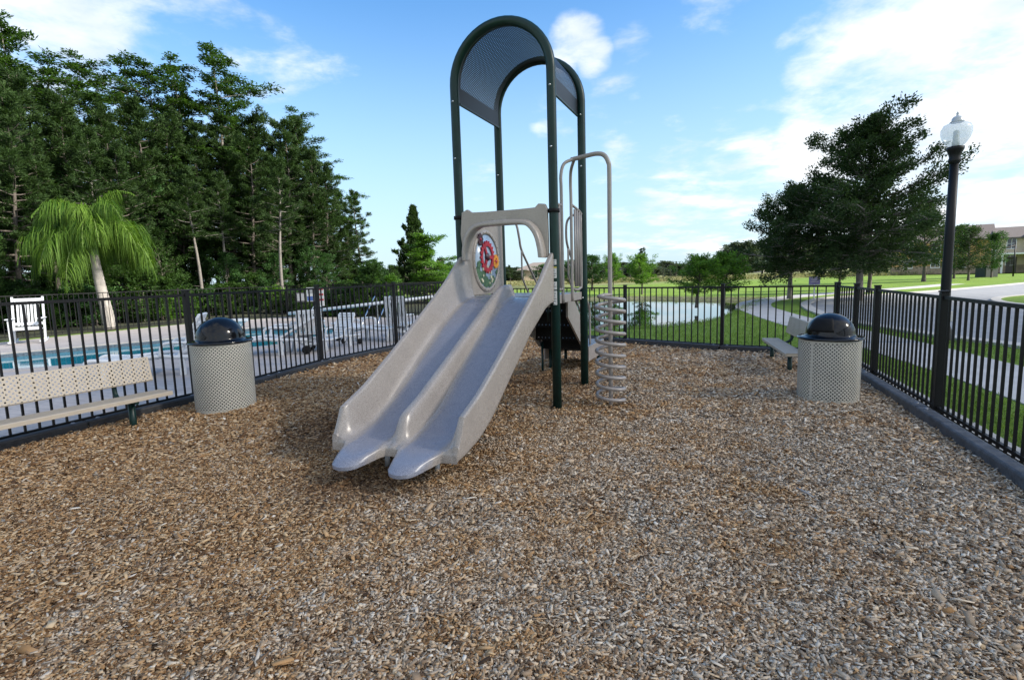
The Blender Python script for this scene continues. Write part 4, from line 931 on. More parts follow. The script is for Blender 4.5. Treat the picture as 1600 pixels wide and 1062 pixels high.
lounger((-6.15, 9.3), R(18), 'white plastic lounger just left of the beige litter bin behind the fence', 62, 1.05)
lounger((-5.35, 11.45), R(12), 'white plastic lounger with low bed just right of the beige litter bin', 30, 1.1)
tub_chair((-4.55, 11.9), R(205), 'white plastic armchair left of the second fence post beyond the bin', .92, .66)
lounger((-4.15, 12.35), R(70), 'white plastic lounger with raised back and black wheel right of the armchair', 58, .8)
lounger((-3.62, 13.7), R(160), 'white plastic lounger lying flat near the pool corner', 10)
tub_chair((-2.78, 13.35), R(172), 'tall white plastic chair back against the third fence post', 1.12, .52)
lounger((-2.2, 14.9), R(20), 'white plastic lounger with raised back beside the slide', 48, 1.0)
mb = MB(); e = empty('diving_platform', (-9.15, 17.0, 0), .3); tag(e, 'low white moulded step unit at the far pool edge behind the bin lid', 'pool step')
mb.box(-.7, .7, -.28, .28, .34, .42, c=.02); mb.build('top', white_pl, e); mb = MB(); mb.prism([(-.35, 0), (.3, 0), (.6, .34), (-.55, .34)], -.2, .2, Matrix(((1, 0, 0, 0), (0, 0, 1, 0), (0, 1, 0, 0), (0, 0, 0, 1)))); mb.build('base', white_pl, e)
# pool ladder rails
e = empty('pool_ladder', (-4.75, 18.6, 0)); tag(e, 'pair of bent steel pool ladder rails at the far pool edge', 'pool ladder')
for dx in (0, .52):
    mb = MB(); mb.tube(smooth_path([(dx, .35, 0), (dx, .35, .5), (dx, .33, .82), (dx, .15, .95), (dx - .02, -.1, .86), (dx - .1, -.7, .45), (dx - .16, -1.1, .1), (dx - .16, -1.15, -.4)], 6), .024, 10); mb.build('handrail', steel, e)
mb = MB(); mb.box(-.1, .5, -1.2, -1.05, -.28, -.25); mb.build('tread', steel, e)
# cover reel: long white tube on two stands
e = empty('cover_reel', (-6.75, 16.1, 0)); tag(e, 'long white pool cover tube carried on stands behind the loungers', 'cover reel')
mb = MB(); mb.tube([(0, 0, .60), (5.3, 1.6, 1.02)], .05, 14); mb.build('tube', white_pl, e)
for k in (.16, .97):
    cx_, cy_, cz_ = 5.3 * k, 1.6 * k, .60 + .42 * k; mb = MB(); mb.tube([(cx_ - .1, cy_ - .3, 0), (cx_, cy_, cz_ - .05), (cx_ + .1, cy_ + .3, 0)], .025, 8); mb.tube([(cx_ - .09, cy_ - .28, .08), (cx_ + .09, cy_ + .28, .08)], .02, 8); mb.build('stand', white_pl, e)
mb = MB(); mb.tube([(5.3 * .16 + .16 * math.cos(a), 1.6 * .16 - .09, .667 + .16 * math.sin(a)) for a in [2 * PI * k / 20 for k in range(20)]], .014, 6, closed=True); mb.build('hand_wheel', white_pl, e)
# notice boards on the far fence
def notice(px, py0, py1, w, Y, cols, label):
    x, y, z1 = at(px, py0, Y); _, _, z0 = at(px, py1, Y); e = empty('notice_board', (x, Y, 0)); tag(e, label, 'sign', 'notice boards at the pool fence')
    mb = MB(); mb.box(-w / 2, w / 2, -.012, .012, z0, z1, c=.003); b_ = mb.build('board', cols[0], e)
    mb = MB(); mb.tube([(0, .04, 0), (0, .04, z1 - .05)], .025, 8); mb.build('post', black_metal, e); return e, z0, z1
whs = mat('sign_white', (.55, .55, .55), .5); rs_ = mat('sign_red', (.4, .03, .03), .5); bs_ = mat('sign_blue', (.05, .10, .3), .5); gy = mat('sign_grey', (.12, .11, .11), .5)
e, a, b_ = notice(487, 449, 471, .42, 20.2, [whs], 'white notice board with blue band on the far pool fence')
mb = MB(); mb.box(-.19, .02, -.017, -.0125, a + .03, a + .2); mb.build('panel', bs_, e); mb = MB()
for k in range(5): mb.box(-.17, .16 - .04 * (k % 2), -.016, -.0125, b_ - .08 - .035 * k, b_ - .065 - .035 * k)
mb.build('text_lines', gy, e)
e, a, b_ = notice(501, 449, 478, .20, 20.4, [whs], 'narrow white and red notice board right of the blue banded one'); mb = MB()
for k in range(3): mb.box(-.09, .09, -.016, -.0125, b_ - .10 - .2 * k, b_ - .03 - .2 * k)
mb.build('panel', rs_, e)
e, a, b_ = notice(470, 457, 472, .36, 20.9, [gy], 'dark grey equipment box on a post at the far pool fence'); mb = MB(); mb.box(-.14, .14, -.05, -.0125, a + .05, b_ - .05, c=.01); mb.build('cover', mat('box_grey', (.4, .4, .4), .5), e)

# ------------------------------------------------------------------ vegetation
def np_tubes(segs, n=6):
    """segs: (p0,p1,r0,r1) -> one mesh of tapered pieces"""
    A = np.array([s[0] for s in segs], float); B = np.array([s[1] for s in segs], float); ra = np.array([s[2] for s in segs]); rb_ = np.array([s[3] for s in segs])
    d = B - A; d /= np.linalg.norm(d, axis=1, keepdims=True) + 1e-9; ref = np.where(np.abs(d[:, 2:3]) < .9, [[0, 0, 1]], [[1, 0, 0]]); u = np.cross(d, ref); u /= np.linalg.norm(u, axis=1, keepdims=True); v = np.cross(d, u)
    a = np.arange(n) * 2 * PI / n; ring = u[:, None] * np.cos(a)[None, :, None] + v[:, None] * np.sin(a)[None, :, None]
    V = np.concatenate([A[:, None] + ring * ra[:, None, None], B[:, None] + ring * rb_[:, None, None]], 1).reshape(-1, 3)
    k = np.arange(n); f = np.stack([k, (k + 1) % n, n + (k + 1) % n, n + k], -1); Fc = (np.arange(len(segs))[:, None, None] * 2 * n + f[None]).reshape(-1, 4)
    return V, Fc
def cards(g, P, n_per, spread, L, Wd, dirs=None, flat=0.0, tintc=None, droop=0.0, up=0.0):
    """leaf cards: n_per around each anchor; returns V,F,tint"""
    N = len(P); P = np.repeat(P, n_per, 0); M = len(P)
    off = g.normal(0, 1, (M, 3)); off /= np.linalg.norm(off, axis=1, keepdims=True) + 1e-9; off *= (g.uniform(0, 1, (M, 1)) ** .5) * spread; off[:, 2] *= (1 - flat)
    c = P + off
    d = g.normal(0, 1, (M, 3)) + (off / spread if spread > 0 else 0) * 1.2; d[:, 2] *= (1 - flat); d[:, 2] += up - droop
    if dirs is not None: d = d * .6 + np.repeat(dirs, n_per, 0) * 1.3
    d /= np.linalg.norm(d, axis=1, keepdims=True) + 1e-9
    r = g.normal(0, 1, (M, 3)); 
    if flat > .3: r = np.tile([0., 0, 1], (M, 1)) + g.normal(0, .35, (M, 3))
    s = np.cross(d, r); s /= np.linalg.norm(s, axis=1, keepdims=True) + 1e-9
    l = L * g.uniform(.6, 1.25, (M, 1)); w = Wd * g.uniform(.7, 1.2, (M, 1))
    V = np.stack([c - d * l * .5, c + s * w * .5 + d * l * .05, c + d * l * .5, c - s * w * .5 + d * l * .05], 1).reshape(-1, 3)
    Fc = np.arange(M * 4).reshape(-1, 4)
    tc_ = np.repeat(tintc if tintc is not None else g.uniform(.2, .8, N), n_per); ti = np.clip(tc_ + g.normal(0, .14, M), 0, 1)
    return V, Fc, np.repeat(ti, 4)
def skeleton(g, H, base, nb, prof, elev, r0, lean=0.0, sub=5, subang=.9, curve=.25, trunk_wob=.02, jit=.35, subL=.42, lj=(.72, 1.12)):
    """trunk with limbs and twigs: returns segs (trunk+limbs), anchors, directions"""
    n_ = 12; T = [np.array([0., 0, 0])]; wx, wy = g.uniform(-1, 1, 2)
    for i in range(1, n_ + 1):
        t_ = i / n_; T.append(np.array([lean * H * t_ + trunk_wob * H * math.sin(t_ * 4 + wx * 3) * t_, trunk_wob * H * math.cos(t_ * 5 + wy * 3) * t_ - trunk_wob * H * math.cos(wy * 3) * t_, H * t_]))
    def tp(t_): k = min(t_ * n_, n_ - 1e-6); i = int(k); return T[i] + (T[i + 1] - T[i]) * (k - i)
    rad = lambda t_: max(r0 * (1 - t_) ** .8, .012)
    segs = [(T[i], T[i + 1], rad(i / n_) * (1.25 if i == 0 else 1), rad((i + 1) / n_)) for i in range(n_)]
    anc, dr = [], []; az = g.uniform(0, 6)
    for b_ in range(nb):
        t_ = (b_ + g.uniform(0, 1)) / nb; h_ = base + (1 - base) * t_ ; az += 2.4 + g.uniform(-jit, jit); L = prof(t_, az) * g.uniform(*lj); el = elev(t_) + g.uniform(-.15, .15)
        p_ = tp(h_ * .985); d = np.array([math.cos(az) * math.cos(el), math.sin(az) * math.cos(el), math.sin(el)]); rbr = min(rad(h_) * .55, .02 + L * .018); ns = 5; q = p_.copy()
        side = np.array([-math.sin(az), math.cos(az), 0])
        for k in range(ns):
            q2 = q + d * L / ns; segs.append((q, q2, rbr * (1 - k / ns) + .006, rbr * (1 - (k + 1) / ns) + .006))
            d = d + np.array([0, 0, curve * .35]) + g.normal(0, .09, 3); d /= np.linalg.norm(d)
            nsub = max(1, int(sub * L / 2 / ns + g.uniform(0, 1))) if k > 0 else 0
            for j in range(nsub):
                a_ = g.choice([-1, 1]) * subang * g.uniform(.6, 1.2); sd = d * math.cos(a_) + side * math.sin(a_) + g.normal(0, .22, 3); sd /= np.linalg.norm(sd); sl_ = L * subL * g.uniform(.5, 1.0) * (1 - .12 * k); s0 = q + (q2 - q) * g.uniform(0, 1); s1 = s0 + sd * sl_
                segs.append((s0, s1, rbr * .35 + .004, .004))
                for u_ in (.35, .6, .82, 1.0): anc.append(s0 + (s1 - s0) * u_); dr.append(sd)
            q = q2
        anc.append(q); dr.append(d)
    anc.append(T[-1]); dr.append(np.array([0, 0, 1.]))
    return segs, np.array(anc), np.array(dr)
def tree_meshes(nm, segs, leaf, leafm, barkm, sides=6):
    V, Fc = np_tubes(segs, sides); tm = npmesh(nm + '_trunk', V, Fc, True); tm.materials.append(barkm)
    cmh = npmesh(nm + '_crown', leaf[0], leaf[1], False, {'tint': leaf[2]}); cmh.materials.append(leafm); return tm, cmh
def plant(kind, meshes, loc, label, cat='tree', group=None, rz=0., scale=1.0, sz=None, tname='trunk'):
    e = empty(kind, (*loc, -.02) if len(loc) == 2 else loc, rz, scale); tag(e, label, cat, group)
    if sz: e.scale = (scale, scale, sz)
    for nm, me_ in ((tname, meshes[0]), ('crown', meshes[1])):
        o = bpy.data.objects.new(nm, me_); C.objects.link(o); o.parent = e
    return e
def join(*ls):
    off_ = 0; V, Fc, T_ = [], [], []
    for v, f, ti in ls: V.append(v); Fc.append(f + off_); T_.append(ti); off_ += len(v)
    return np.concatenate(V), np.concatenate(Fc), np.concatenate(T_)

def make_pine(seed, H=14, base=.30, width=3.2, nb=58, dens=17):
    g = np.random.default_rng(seed)
    segs, A, Dn = skeleton(g, H, base, nb, lambda t_, a: width * (1.1 - t_) ** .6 * (.7 + .45 * math.sin(a * 2 + seed) * math.sin(t_ * 9 + seed)), lambda t_: -.1 + .6 * t_, .17, sub=6, curve=.28, subL=.42, jit=.8)
    for k in range(14):  # dead stubs
        z = g.uniform(.12, base + .1) * H; a = g.uniform(0, 6.3); segs.append((np.array([0, 0, z]), np.array([math.cos(a) * .8, math.sin(a) * .8, z + .1]), .018, .005))
    return tree_meshes('pine', segs, cards(g, A, dens, .26, .27, .050, Dn, up=.5), pine_leaf, bark)
def make_cypress(seed, H=15, base=.30, width=4.3, nb=56, m_=cyp_leaf):
    g = np.random.default_rng(seed)
    segs, A, Dn = skeleton(g, H, base, nb, lambda t_, a: width * (1.08 - t_) ** .55 * (.7 + .4 * math.sin(a * 1.5 + seed)), lambda t_: .0 + .4 * t_, .15, lj=(.5, 1.2), sub=11, subang=.8, curve=-.12, subL=.34)
    return tree_meshes('cypress', segs, cards(g, A, 9, .46, .24, .08, Dn, flat=.6, droop=.35), m_, bark_pale)
def make_round(seed, H, base, width, nb, L, Wd, dens, lm, bm_=bark, spread=.3, top=.9, sub=7, r0=.13, elv=(.15, 1.1), ex=.5, pts=None):
    g = np.random.default_rng(seed)
    segs, A, Dn = skeleton(g, H, base, nb, lambda t_, a: (width * (math.sin(min(1., (t_ * top + .12)) * PI) ** ex) if pts is None else float(np.interp(t_, pts[0], pts[1]))) * (.82 + .25 * math.sin(a * 3 + seed + t_ * 7)), lambda t_: elv[0] + (elv[1] - elv[0]) * t_, r0, sub=sub, curve=.12, trunk_wob=.03, subL=.42, lj=(.72, 1.12) if pts is None else (.5, 1.25))
    return tree_meshes('broadleaf', segs, cards(g, A, dens, spread, L, Wd, Dn), lm, bm_)
pines = [make_pine(11), make_pine(12, base=.20, width=3.6, nb=66), make_pine(13, base=.42, width=2.8, nb=46)]
cyps = [make_cypress(21), make_cypress(22, base=.22, width=3.8, nb=64)]
broads = [make_round(31, 9, .10, 3.0, 46, .20, .11, 11, bush_leaf, spread=.36), make_round(32, 8, .06, 2.6, 44, .18, .09, 11, cyp_leaf, spread=.36)]
tallp = make_pine(14, base=.55, width=2.7, nb=44)
tallp[0].materials[0] = bark_pale
shrubs = [make_round(41, 2.6, .02, 1.3, 26, .15, .085, 9, bush_leaf, spread=.22, r0=.05), make_round(42, 2.2, .02, 1.2, 24, .13, .07, 9, bright_leaf, spread=.2, r0=.05), make_round(43, 3.2, .02, 1.5, 28, .17, .09, 10, cyp_leaf, spread=.25, r0=.06)]

# the stand of trees behind the pool; each height read off the skyline of the photograph
def top_h(px, py, Y): x, y, z = at(px, py, Y); return x, y, z
stand = [  # px, py of the top, distance, kind, mesh
 (-60, 10, 25, 'c', 0), (8, 28, 25, 'c', 1), (70, 75, 27, 'c', 0), (125, 88, 29, 'c', 1), (190, 78, 30, 'c', 0), (232, 100, 31, 'c', 1), (268, 92, 32, 'c', 1),
 (322, 68, 32, 'c', 0), (362, 130, 34, 'c', 1), (30, 120, 24, 'p', 1), (100, 150, 25, 'p', 0), (155, 170, 26, 'p', 1), (215, 160, 28, 'p', 2), (262, 180, 29, 'p', 1), (-30, 100, 22, 'p', 0),
 (345, 178, 31, 'p', 0), (300, 190, 30, 'p', 2), (398, 178, 33, 'p', 1), (435, 188, 32, 'p', 0), (462, 172, 36, 'c', 1), (452, 186, 34, 'p', 2), (492, 225, 37, 'c', 0), (500, 258, 34, 'p', 1), (478, 238, 33, 'p', 0),
 (528, 300, 38, 'p', 1), (556, 298, 41, 'p', 2), (380, 215, 30, 'p', 1), (545, 345, 37, 'p', 0), (180, 230, 24, 'p', 1), (60, 215, 22, 'p', 2), (416, 240, 31, 'p', 2), (75, 150, 26, 'p', 1), (145, 135, 28, 'c', 1), (200, 195, 29, 'p', 1), (250, 210, 30, 'p', 1), (320, 225, 32, 'p', 1), (365, 195, 34, 'p', 1), (410, 205, 35, 'p', 1), (285, 150, 33, 'p', 0), (445, 250, 34, 'p', 1), (-10, 150, 21, 'p', 1), (515, 330, 37, 'p', 1), (-110, 40, 24, 'c', 1), (-120, 130, 20, 'p', 1)]
g = random.Random(5)
for px, py, Yd, lab in [(425, 250, 27.5, 'pine with a long bare pale trunk at the right of the dark stand'), (296, 262, 26.5, 'pine with a bare pale trunk in the middle of the dark stand'), (338, 270, 28, 'pine with a bare pale trunk right of the palm'), (128, 205, 23.5, 'pine with a bare pale trunk rising behind the palm')]:
    x, y, z = at(px, py, Yd); plant('pine_tree', tallp, (x, y), lab, 'tree', 'pines in the stand behind the pool', px * .7, z / 14 * 1.1, z / 14)
for px, py, Yd, kd, mi in stand:
    x, y, z = at(px, py, Yd); ms, Hm = (pines[mi], 14) if kd == 'p' else (cyps[mi], 15)
    s = z / Hm; special = {322: 'tallest feathery cypress standing clear above the dark stand', 556: 'open limbed pine at the right end of the dark stand', 8: 'feathery cypress at the left edge of the stand beside the frame', 268: 'slim feathery cypress just left of the tallest one'}
    lab = special.get(px, 'dark pine tree in the dense stand behind the pool' if kd == 'p' else 'tall feathery cypress in the dense stand behind the pool')
    plant('pine_tree' if kd == 'p' else 'cypress_tree', ms, (x, y), lab, 'tree', None if px in special else ('pines in the stand behind the pool' if kd == 'p' else 'cypresses in the stand behind the pool'), g.uniform(0, 6.28), max(s * 1.08, .6), s)
for px, py, Yd, mi in [(20, 330, 22, 0), (95, 360, 23, 1), (175, 375, 25, 0), (245, 350, 26, 1), (310, 390, 29, 0), (350, 402, 28, 0), (430, 402, 30, 0), (455, 372, 33, 1), (505, 402, 31, 0), (475, 385, 32, 0), (540, 405, 36, 1), (585, 410, 38, 0), (615, 412, 40, 1), (-40, 350, 19, 1), (130, 300, 26, 1), (280, 300, 29, 1), (220, 290, 28, 0), (50, 270, 24, 0), (690, 408, 42, 0), (720, 412, 44, 1), (395, 330, 33, 1)]:
    x, y, z = at(px, py, Yd); s = z / 8.5
    plant('understorey_tree', broads[mi], (x, y), 'bushy green tree filling the foot of the dark stand behind the pool', 'tree', 'bushy trees at the foot of the stand', g.uniform(0, 6.28), max(s, .42), s)
for i in range(44):
    k = i / 43; px = -30 + 640 * k; Yd = 18.5 + 8 * min(1, k * 1.6) + g.uniform(-.4, 1.3) - (3.2 if k > .8 else 0)
    x, y, z = at(px, 480, Yd)
    plant('hedge_shrub', shrubs[i % 3], (x, y), 'low leafy shrub growing behind the far pool fence', 'shrub', 'shrubs behind the far pool fence', g.uniform(0, 6.28), .5 + .45 * g.random(), .32 + .42 * g.random(), 'stem')
# pointed evergreen beyond the pool and the lighter feathery tree before it
g2 = np.random.default_rng(77)
segs, A, Dn = skeleton(g2, 6.4, .05, 100, lambda t_, a: 2.3 * (1.02 - t_) ** .85 * (.85 + .2 * math.sin(a * 2)), lambda t_: .25 + .85 * t_, .14, sub=8, curve=.45, subL=.34)
x, y, z = at(647, 322, 36); plant('evergreen_tree', tree_meshes('evergreen', segs, cards(g2, A, 11, .14, .32, .07, Dn, up=1.3), pine_leaf, bark), (x, y), 'dark pointed evergreen tree left of the slide tower', 'tree', None, 0, 1, z / 6.4)
cm2 = make_cypress(24, 5, .04, 2.9, 64, bright_leaf); x, y, z = at(660, 366, 33.0); plant('cypress_tree', cm2, (x, y), 'light green feathery tree in front of the dark pointed evergreen', 'tree', None, 1.0, z / 5 * 1.0, z / 5)

# palm with drooping fronds
def palm(loc, Ht, label):
    g = np.random.default_rng(9); e = empty('palm_tree', (*loc, 0)); tag(e, label, 'palm tree')
    tr = [(-.12 + .30 * (1 - k) ** 1.3, 0, Ht * k) for k in [i / 10 for i in range(11)]]; mb = MB(); pts = smooth_path(tr, 3); nn_ = len(pts)
    mb.tube(pts, [(.20 - .07 * (i / nn_)) * (1 + .07 * (i % 2)) for i in range(nn_)], 14); mb.build('trunk', mat('palm_bark', (.36, .33, .30), .9, var=.25, vscale=6, bump=.5, bscale=20), e)
    top = np.array(tr[-1]); mb = MB(); mb.tube([top + (0, 0, -.1), top + (.02, 0, .35), top + (.03, 0, .75)], [.14, .12, .05], 12); mb.build('crownshaft', mat('crownshaft', (.16, .26, .12), .5), e)
    hub = top + np.array([.02, 0, .55]); V, Fc, T_ = [], [], []; c0 = 0
    for i in range(25):
        az = i * 2.399 + .3; el = R([78, 62, 70, 48, 36, 55, 24, 42, 64][i % 9] + g.uniform(-7, 7)); L = 2.8 + .45 * g.uniform(-1, 1); d = np.array([math.cos(az) * math.cos(el), math.sin(az) * math.cos(el), math.sin(el)])
        if math.sin(az) > .5: L *= .85
        P = [hub.copy()]; n_ = 26
        for k in range(n_): d = d + np.array([0, 0, -(.088 + .003 * k)]); d /= np.linalg.norm(d); P.append(P[-1] + d * L / n_)
        P = np.array(P); fr = MB()
        side = np.array([-math.sin(az), math.cos(az), 0.])
        vs_, fs_, ts_ = [], [], []; tb_ = g.uniform(.25, .75)
        for k in range(4, n_ * 9):
            u = k / 9; ii = min(int(u), n_ - 1); p_ = P[ii] + (P[ii + 1] - P[ii]) * (u - ii); dd = P[ii + 1] - P[ii]; dd /= np.linalg.norm(dd); w_ = u / n_
            for s in (-1, 1):
                ln_ = (1.25 * math.sin(min(1, w_ * 1.15 + .08) * PI) ** .6 + .12) * g.uniform(.5, 1.15); ld_ = side * s * (.15 + .6 * g.uniform()) + dd * (.2 + .6 * g.uniform()) + np.array([0, 0, .3 * g.normal()]); ld_ /= np.linalg.norm(ld_)
                q0 = p_; q1 = q0 + ld_ * ln_ * .25; l2 = ld_ * .6 + np.array([0, 0, -1.0]); l2 /= np.linalg.norm(l2); q2 = q1 + l2 * ln_ * .38; l3 = ld_ * .15 + np.array([0, 0, -1.]); l3 /= np.linalg.norm(l3); q3 = q2 + l3 * ln_ * .42
                wv = np.cross(ld_, [0, 0, 1]); wv /= np.linalg.norm(wv) + 1e-9; wv = (wv + dd * .5 + g.normal(0, .4, 3)) * .0070; o_i = len(vs_)
                vs_ += [q0 - wv * .5, q0 + wv * .5, q1 - wv, q1 + wv, q2 - wv * .8, q2 + wv * .8, q3, q3 + wv * .1]; fs_ += [(o_i, o_i + 1, o_i + 3, o_i + 2), (o_i + 2, o_i + 3, o_i + 5, o_i + 4), (o_i + 4, o_i + 5, o_i + 7, o_i + 6)]; tt = min(1, max(0, tb_ + g.normal(0, .28))); ts_ += [tt] * 8
        me_ = npmesh('frond_mesh', np.array(vs_), np.array(fs_), False, {'tint': np.array(ts_)}); fo = link('frond', me_, palm_leaf, e)
        mb = MB(); mb.tube([tuple(p_) for p_ in P[::2]], [.022 * (1 - .8 * k / 13) for k in range(14)][:len(P[::2])], 6); mb.build('midrib', mat('midrib', (.13, .19, .05), .6), fo)
    return e
palm((-15.0, 19.7), 2.75, 'single palm tree with drooping bright green fronds beyond the pool')

# oaks on the right
ok1 = make_round(51, 7.6, .20, 3.6, 112, .125, .060, 20, oak_leaf, bark_pale, spread=.28, sub=10, r0=.17, elv=(-.12, .62), pts=((0, .2, .45, .65, .80, .90, 1), (2.7, 3.4, 3.35, 2.8, 2.1, 1.1, .3)))
x, y = gp(1342, 470); plant('oak_tree', ok1, (x, y), 'large dark oak tree behind the roadside corner of the fence', 'tree', 'oaks beside the footpath', .5, 1.0, 1.0)
ok2 = make_round(52, 5.0, .24, 3.0, 84, .115, .058, 17, oak_leaf, bark_pale, spread=.26, sub=10, r0=.12, elv=(-.05, .7), pts=((0, .25, .5, .75, 1), (2.1, 2.7, 2.4, 1.5, .4)))
x, y = gp(1234, 467); plant('oak_tree', ok2, (x, y), 'smaller dark oak tree left of the large one beside the footpath', 'tree', 'oaks beside the footpath', 2.0, 1.0, 1.05)
small = [make_round(61, 4.4, .22, 1.7, 44, .12, .06, 10, oak_leaf, bark, spread=.26, r0=.09), make_round(62, 4.2, .2, 1.6, 44, .13, .065, 9, bush_leaf, bark, spread=.26, r0=.08), make_round(63, 4.0, .30, 1.7, 50, .13, .06, 11, bright_leaf, bark, spread=.24, r0=.07, elv=(.2, 1.2))]
for px, pb, Yd, mi, s, sz, lab in [(1357, 466, 30, 0, 1.25, 1.1, 'dark oak half hidden behind the large oak'), (1310, 468, 34, 0, 1.0, .72, 'small round tree under the left side of the large oak'), (1442, 455, 44, 0, 1.6, 1.45, 'twin stemmed tree on the sunlit lawn left of the lamp post'),
        (1512, 447, 44, 0, 1.1, .95, 'young tree right of the lamp post before the apartment house'), (1548, 444, 50, 1, .95, .95, 'slight pale tree right of the young tree before the apartment house'), (1490, 442, 50, 1, 1.35, 1.1, 'light green tree right behind the lamp post')]:
    x, y, z = at(px, pb, Yd); plant('lawn_tree', small[mi], (x, y), lab, 'tree', 'trees on the lawn across the road', px * .01, s, sz)
for px, Yd, mi, s, sz, lab in [(1088, 22.2, 2, .82, .50, 'feathery green shrub tree on the pond bank, left of a pair'), (1131, 22.9, 2, .78, .52, 'bright green shrub tree on the pond bank, right of a pair')]:
    x, y, z = at(px, 478, Yd); plant('pond_tree', small[mi], (x, y), lab, 'tree', 'pair of trees on the near pond bank', px * .01, s, sz)
for px, Yd, mi, s, sz, lab in [(1003, 36.5, 2, .95, .62, 'green tree on the far pond bank below the big distant pine'), (925, 48, 1, 1.35, .72, 'round green tree beyond the pond just right of the tower post'), (958, 46, 2, .7, .72, 'bright yellow green young tree right of the climbing pole'), (893, 60, 1, 1.2, .7, 'round green tree beyond the pond behind the side barrier'), (850, 70, 1, 1.6, .66, 'low green tree behind the stair handrail'), (700, 46, 1, 1.4, .62, 'pale green tree just left of the slide tower behind the evergreen')]:
    x, y, z = at(px, 440, Yd); plant('field_tree', small[mi], (x, y), lab, 'tree', 'trees in the meadow beyond the pond', px * .013, s, sz)
# distant skyline: pines, round trees and a far wood
farp = make_pine(71, 10, .12, 2.0, 34, 9); farr = make_round(72, 8, .08, 3.2, 34, .36, .22, 9, far_leaf, bark, spread=.55)
farp[1].materials[0] = far_leaf
x, y, z = at(1004, 388, 62); plant('pine_tree', pines[1], (x, y), 'big open crowned pine on the skyline above the pond', 'tree', None, 1, z / 14 * 1.35, z / 14)
x, y, z = at(797, 414, 70); plant('pine_tree', pines[2], (x, y), 'small distant pine beside the orange house seen through the slide hood', 'tree', None, 1, z / 14 * 1.4, z / 14)
g3 = random.Random(8)
for px, py in [(945, 414), (963, 410), (972, 418), (985, 412), (1022, 414), (1036, 408), (1048, 413), (1056, 408), (1067, 411), (1076, 416), (915, 418), (935, 420), (1081, 412), (990, 420)]:
    Yd = g3.uniform(78, 92); x, y, z = at(px, py, Yd); plant('pine_tree', farp, (x, y), 'small pointed pine in the distant row beyond the meadow', 'tree', 'row of small distant pines', g3.uniform(0, 6), z / 10 * 1.1, z / 10)
for k in range(46):
    px = 560 + 1080 * k / 45 + g3.uniform(-8, 8); Yd = g3.uniform(108, 150); x, y, z = at(px, 431, Yd)
    hz = (EYE + (6.2 if 1130 < px else 1.9)) * g3.uniform(.8, 1.1) * Yd / 130; plant('distant_tree', farr, (x, y), 'hazy round tree in the far wood along the horizon', 'tree', 'far wood along the horizon', g3.uniform(0, 6), g3.uniform(1.5, 2.2), hz / 8)
# reeds and rough growth on the far bank, meadow tufts
def tufts(nm, n_, fx, L, Wd, lm, seed, label, cat, per=7, sp=.12, upk=1.6):
    g = np.random.default_rng(seed); x, y = fx(g, n_); z, s_ = hterr(x, y); k = s_ < .1; P = np.stack([x, y, z + L * .42], -1)[k]
    V, Fc, T_ = cards(g, P, per, sp, L, Wd, None, 0, None, 0, upk); o = link(nm, npmesh(nm, V, Fc, False, {'tint': T_}), lm); tag(o, label, cat, kind='stuff'); return o
def fb(g, n_): t_ = g.uniform(0, 1, n_); return -2 + 36 * t_ + g.normal(0, .3, n_), 37.5 + 1.2 * np.sin(t_ * 7) - np.clip(t_ - .45, 0, 1) * 3 + np.abs(g.normal(0, 1.2, n_))
tufts('rough_meadow', 9000, lambda g, n_: (g.uniform(-8, 75, n_), g.uniform(74, 100, n_)), .45, .10, reed_leaf, 3, 'straw coloured tall grass of the far meadow', 'meadow grass', 5, .35, 1.4)
def near_grass(g, n_):
    r = 4.2 + 17 * g.uniform(0, 1, n_) ** 1.35; th = g.uniform(R(38), R(98), n_); x, y = r * np.cos(th), r * np.sin(th)
    pcl = [tuple(c_) for c_ in pc]; k = ~inpoly(x, y, PLAY) & (pdist(x, y, PLAY) > .24) & (pdist(x, y, pcl, False) > .76) & ~inpoly(x, y, ROAD) & (pdist(x, y, ROAD) > .2) & ~inpoly(x, y, POND) & ~inpoly(x, y, DECK); return x[k], y[k]
tufts('grass', 42000, near_grass, .062, .009, grass_leaf, 6, 'short mown grass outside the playground fence', 'grass', 5, .05, 1.5)
def bank_grass(g, n_):
    i = g.integers(0, len(POND), n_); P_ = np.array(POND); a = P_[i]; b_ = P_[(i + 1) % len(POND)]; u = g.uniform(0, 1, (n_, 1)); p_ = a + (b_ - a) * u; c_ = P_.mean(0); d_ = p_ - c_; d_ /= np.linalg.norm(d_, axis=1, keepdims=True); p_ = p_ + d_ * (.15 + .25 * np.abs(g.normal(0, 1, (n_, 1)))); return p_[:, 0], p_[:, 1]
tufts('bank_reeds', 2000, bank_grass, .08, .014, grass_leaf, 12, 'uneven grass fringe around the pond', 'bank grass', 5, .10, 1.5)

# ------------------------------------------------------------------ small sign, bin and pole on the lawn
x, y, z1 = at(1273, 432, 25); _, _, z0 = at(1273, 445, 25); e = empty('lawn_sign', (x, y, 0)); tag(e, 'small lilac sign board on a white post beyond the footpath', 'sign')
mb = MB(); mb.box(-.26, .26, -.015, .015, z0, z1, c=.004); mb.build('board', mat('sign_lilac', (.22, .20, .42), .5, var=.3, vscale=9), e)
mb = MB(); mb.box(-.025, .025, -.02, .02, -.1, z0 + .02, c=.004); mb.build('post', white_pl, e)
mb = MB(); mb.box(-.20, .20, -.019, -.0155, z1 - .10, z1 - .07); mb.box(-.16, .10, -.019, -.0155, z1 - .17, z1 - .145); mb.box(-.18, .17, -.019, -.0155, z1 - .25, z1 - .225); mb.build('text_lines', whs, e)
x, y, z = at(1540, 444, 52); e = empty('utility_cabinet', (x, y, 0), .2); tag(e, 'dark utility cabinet on the lawn before the apartment house', 'utility box')
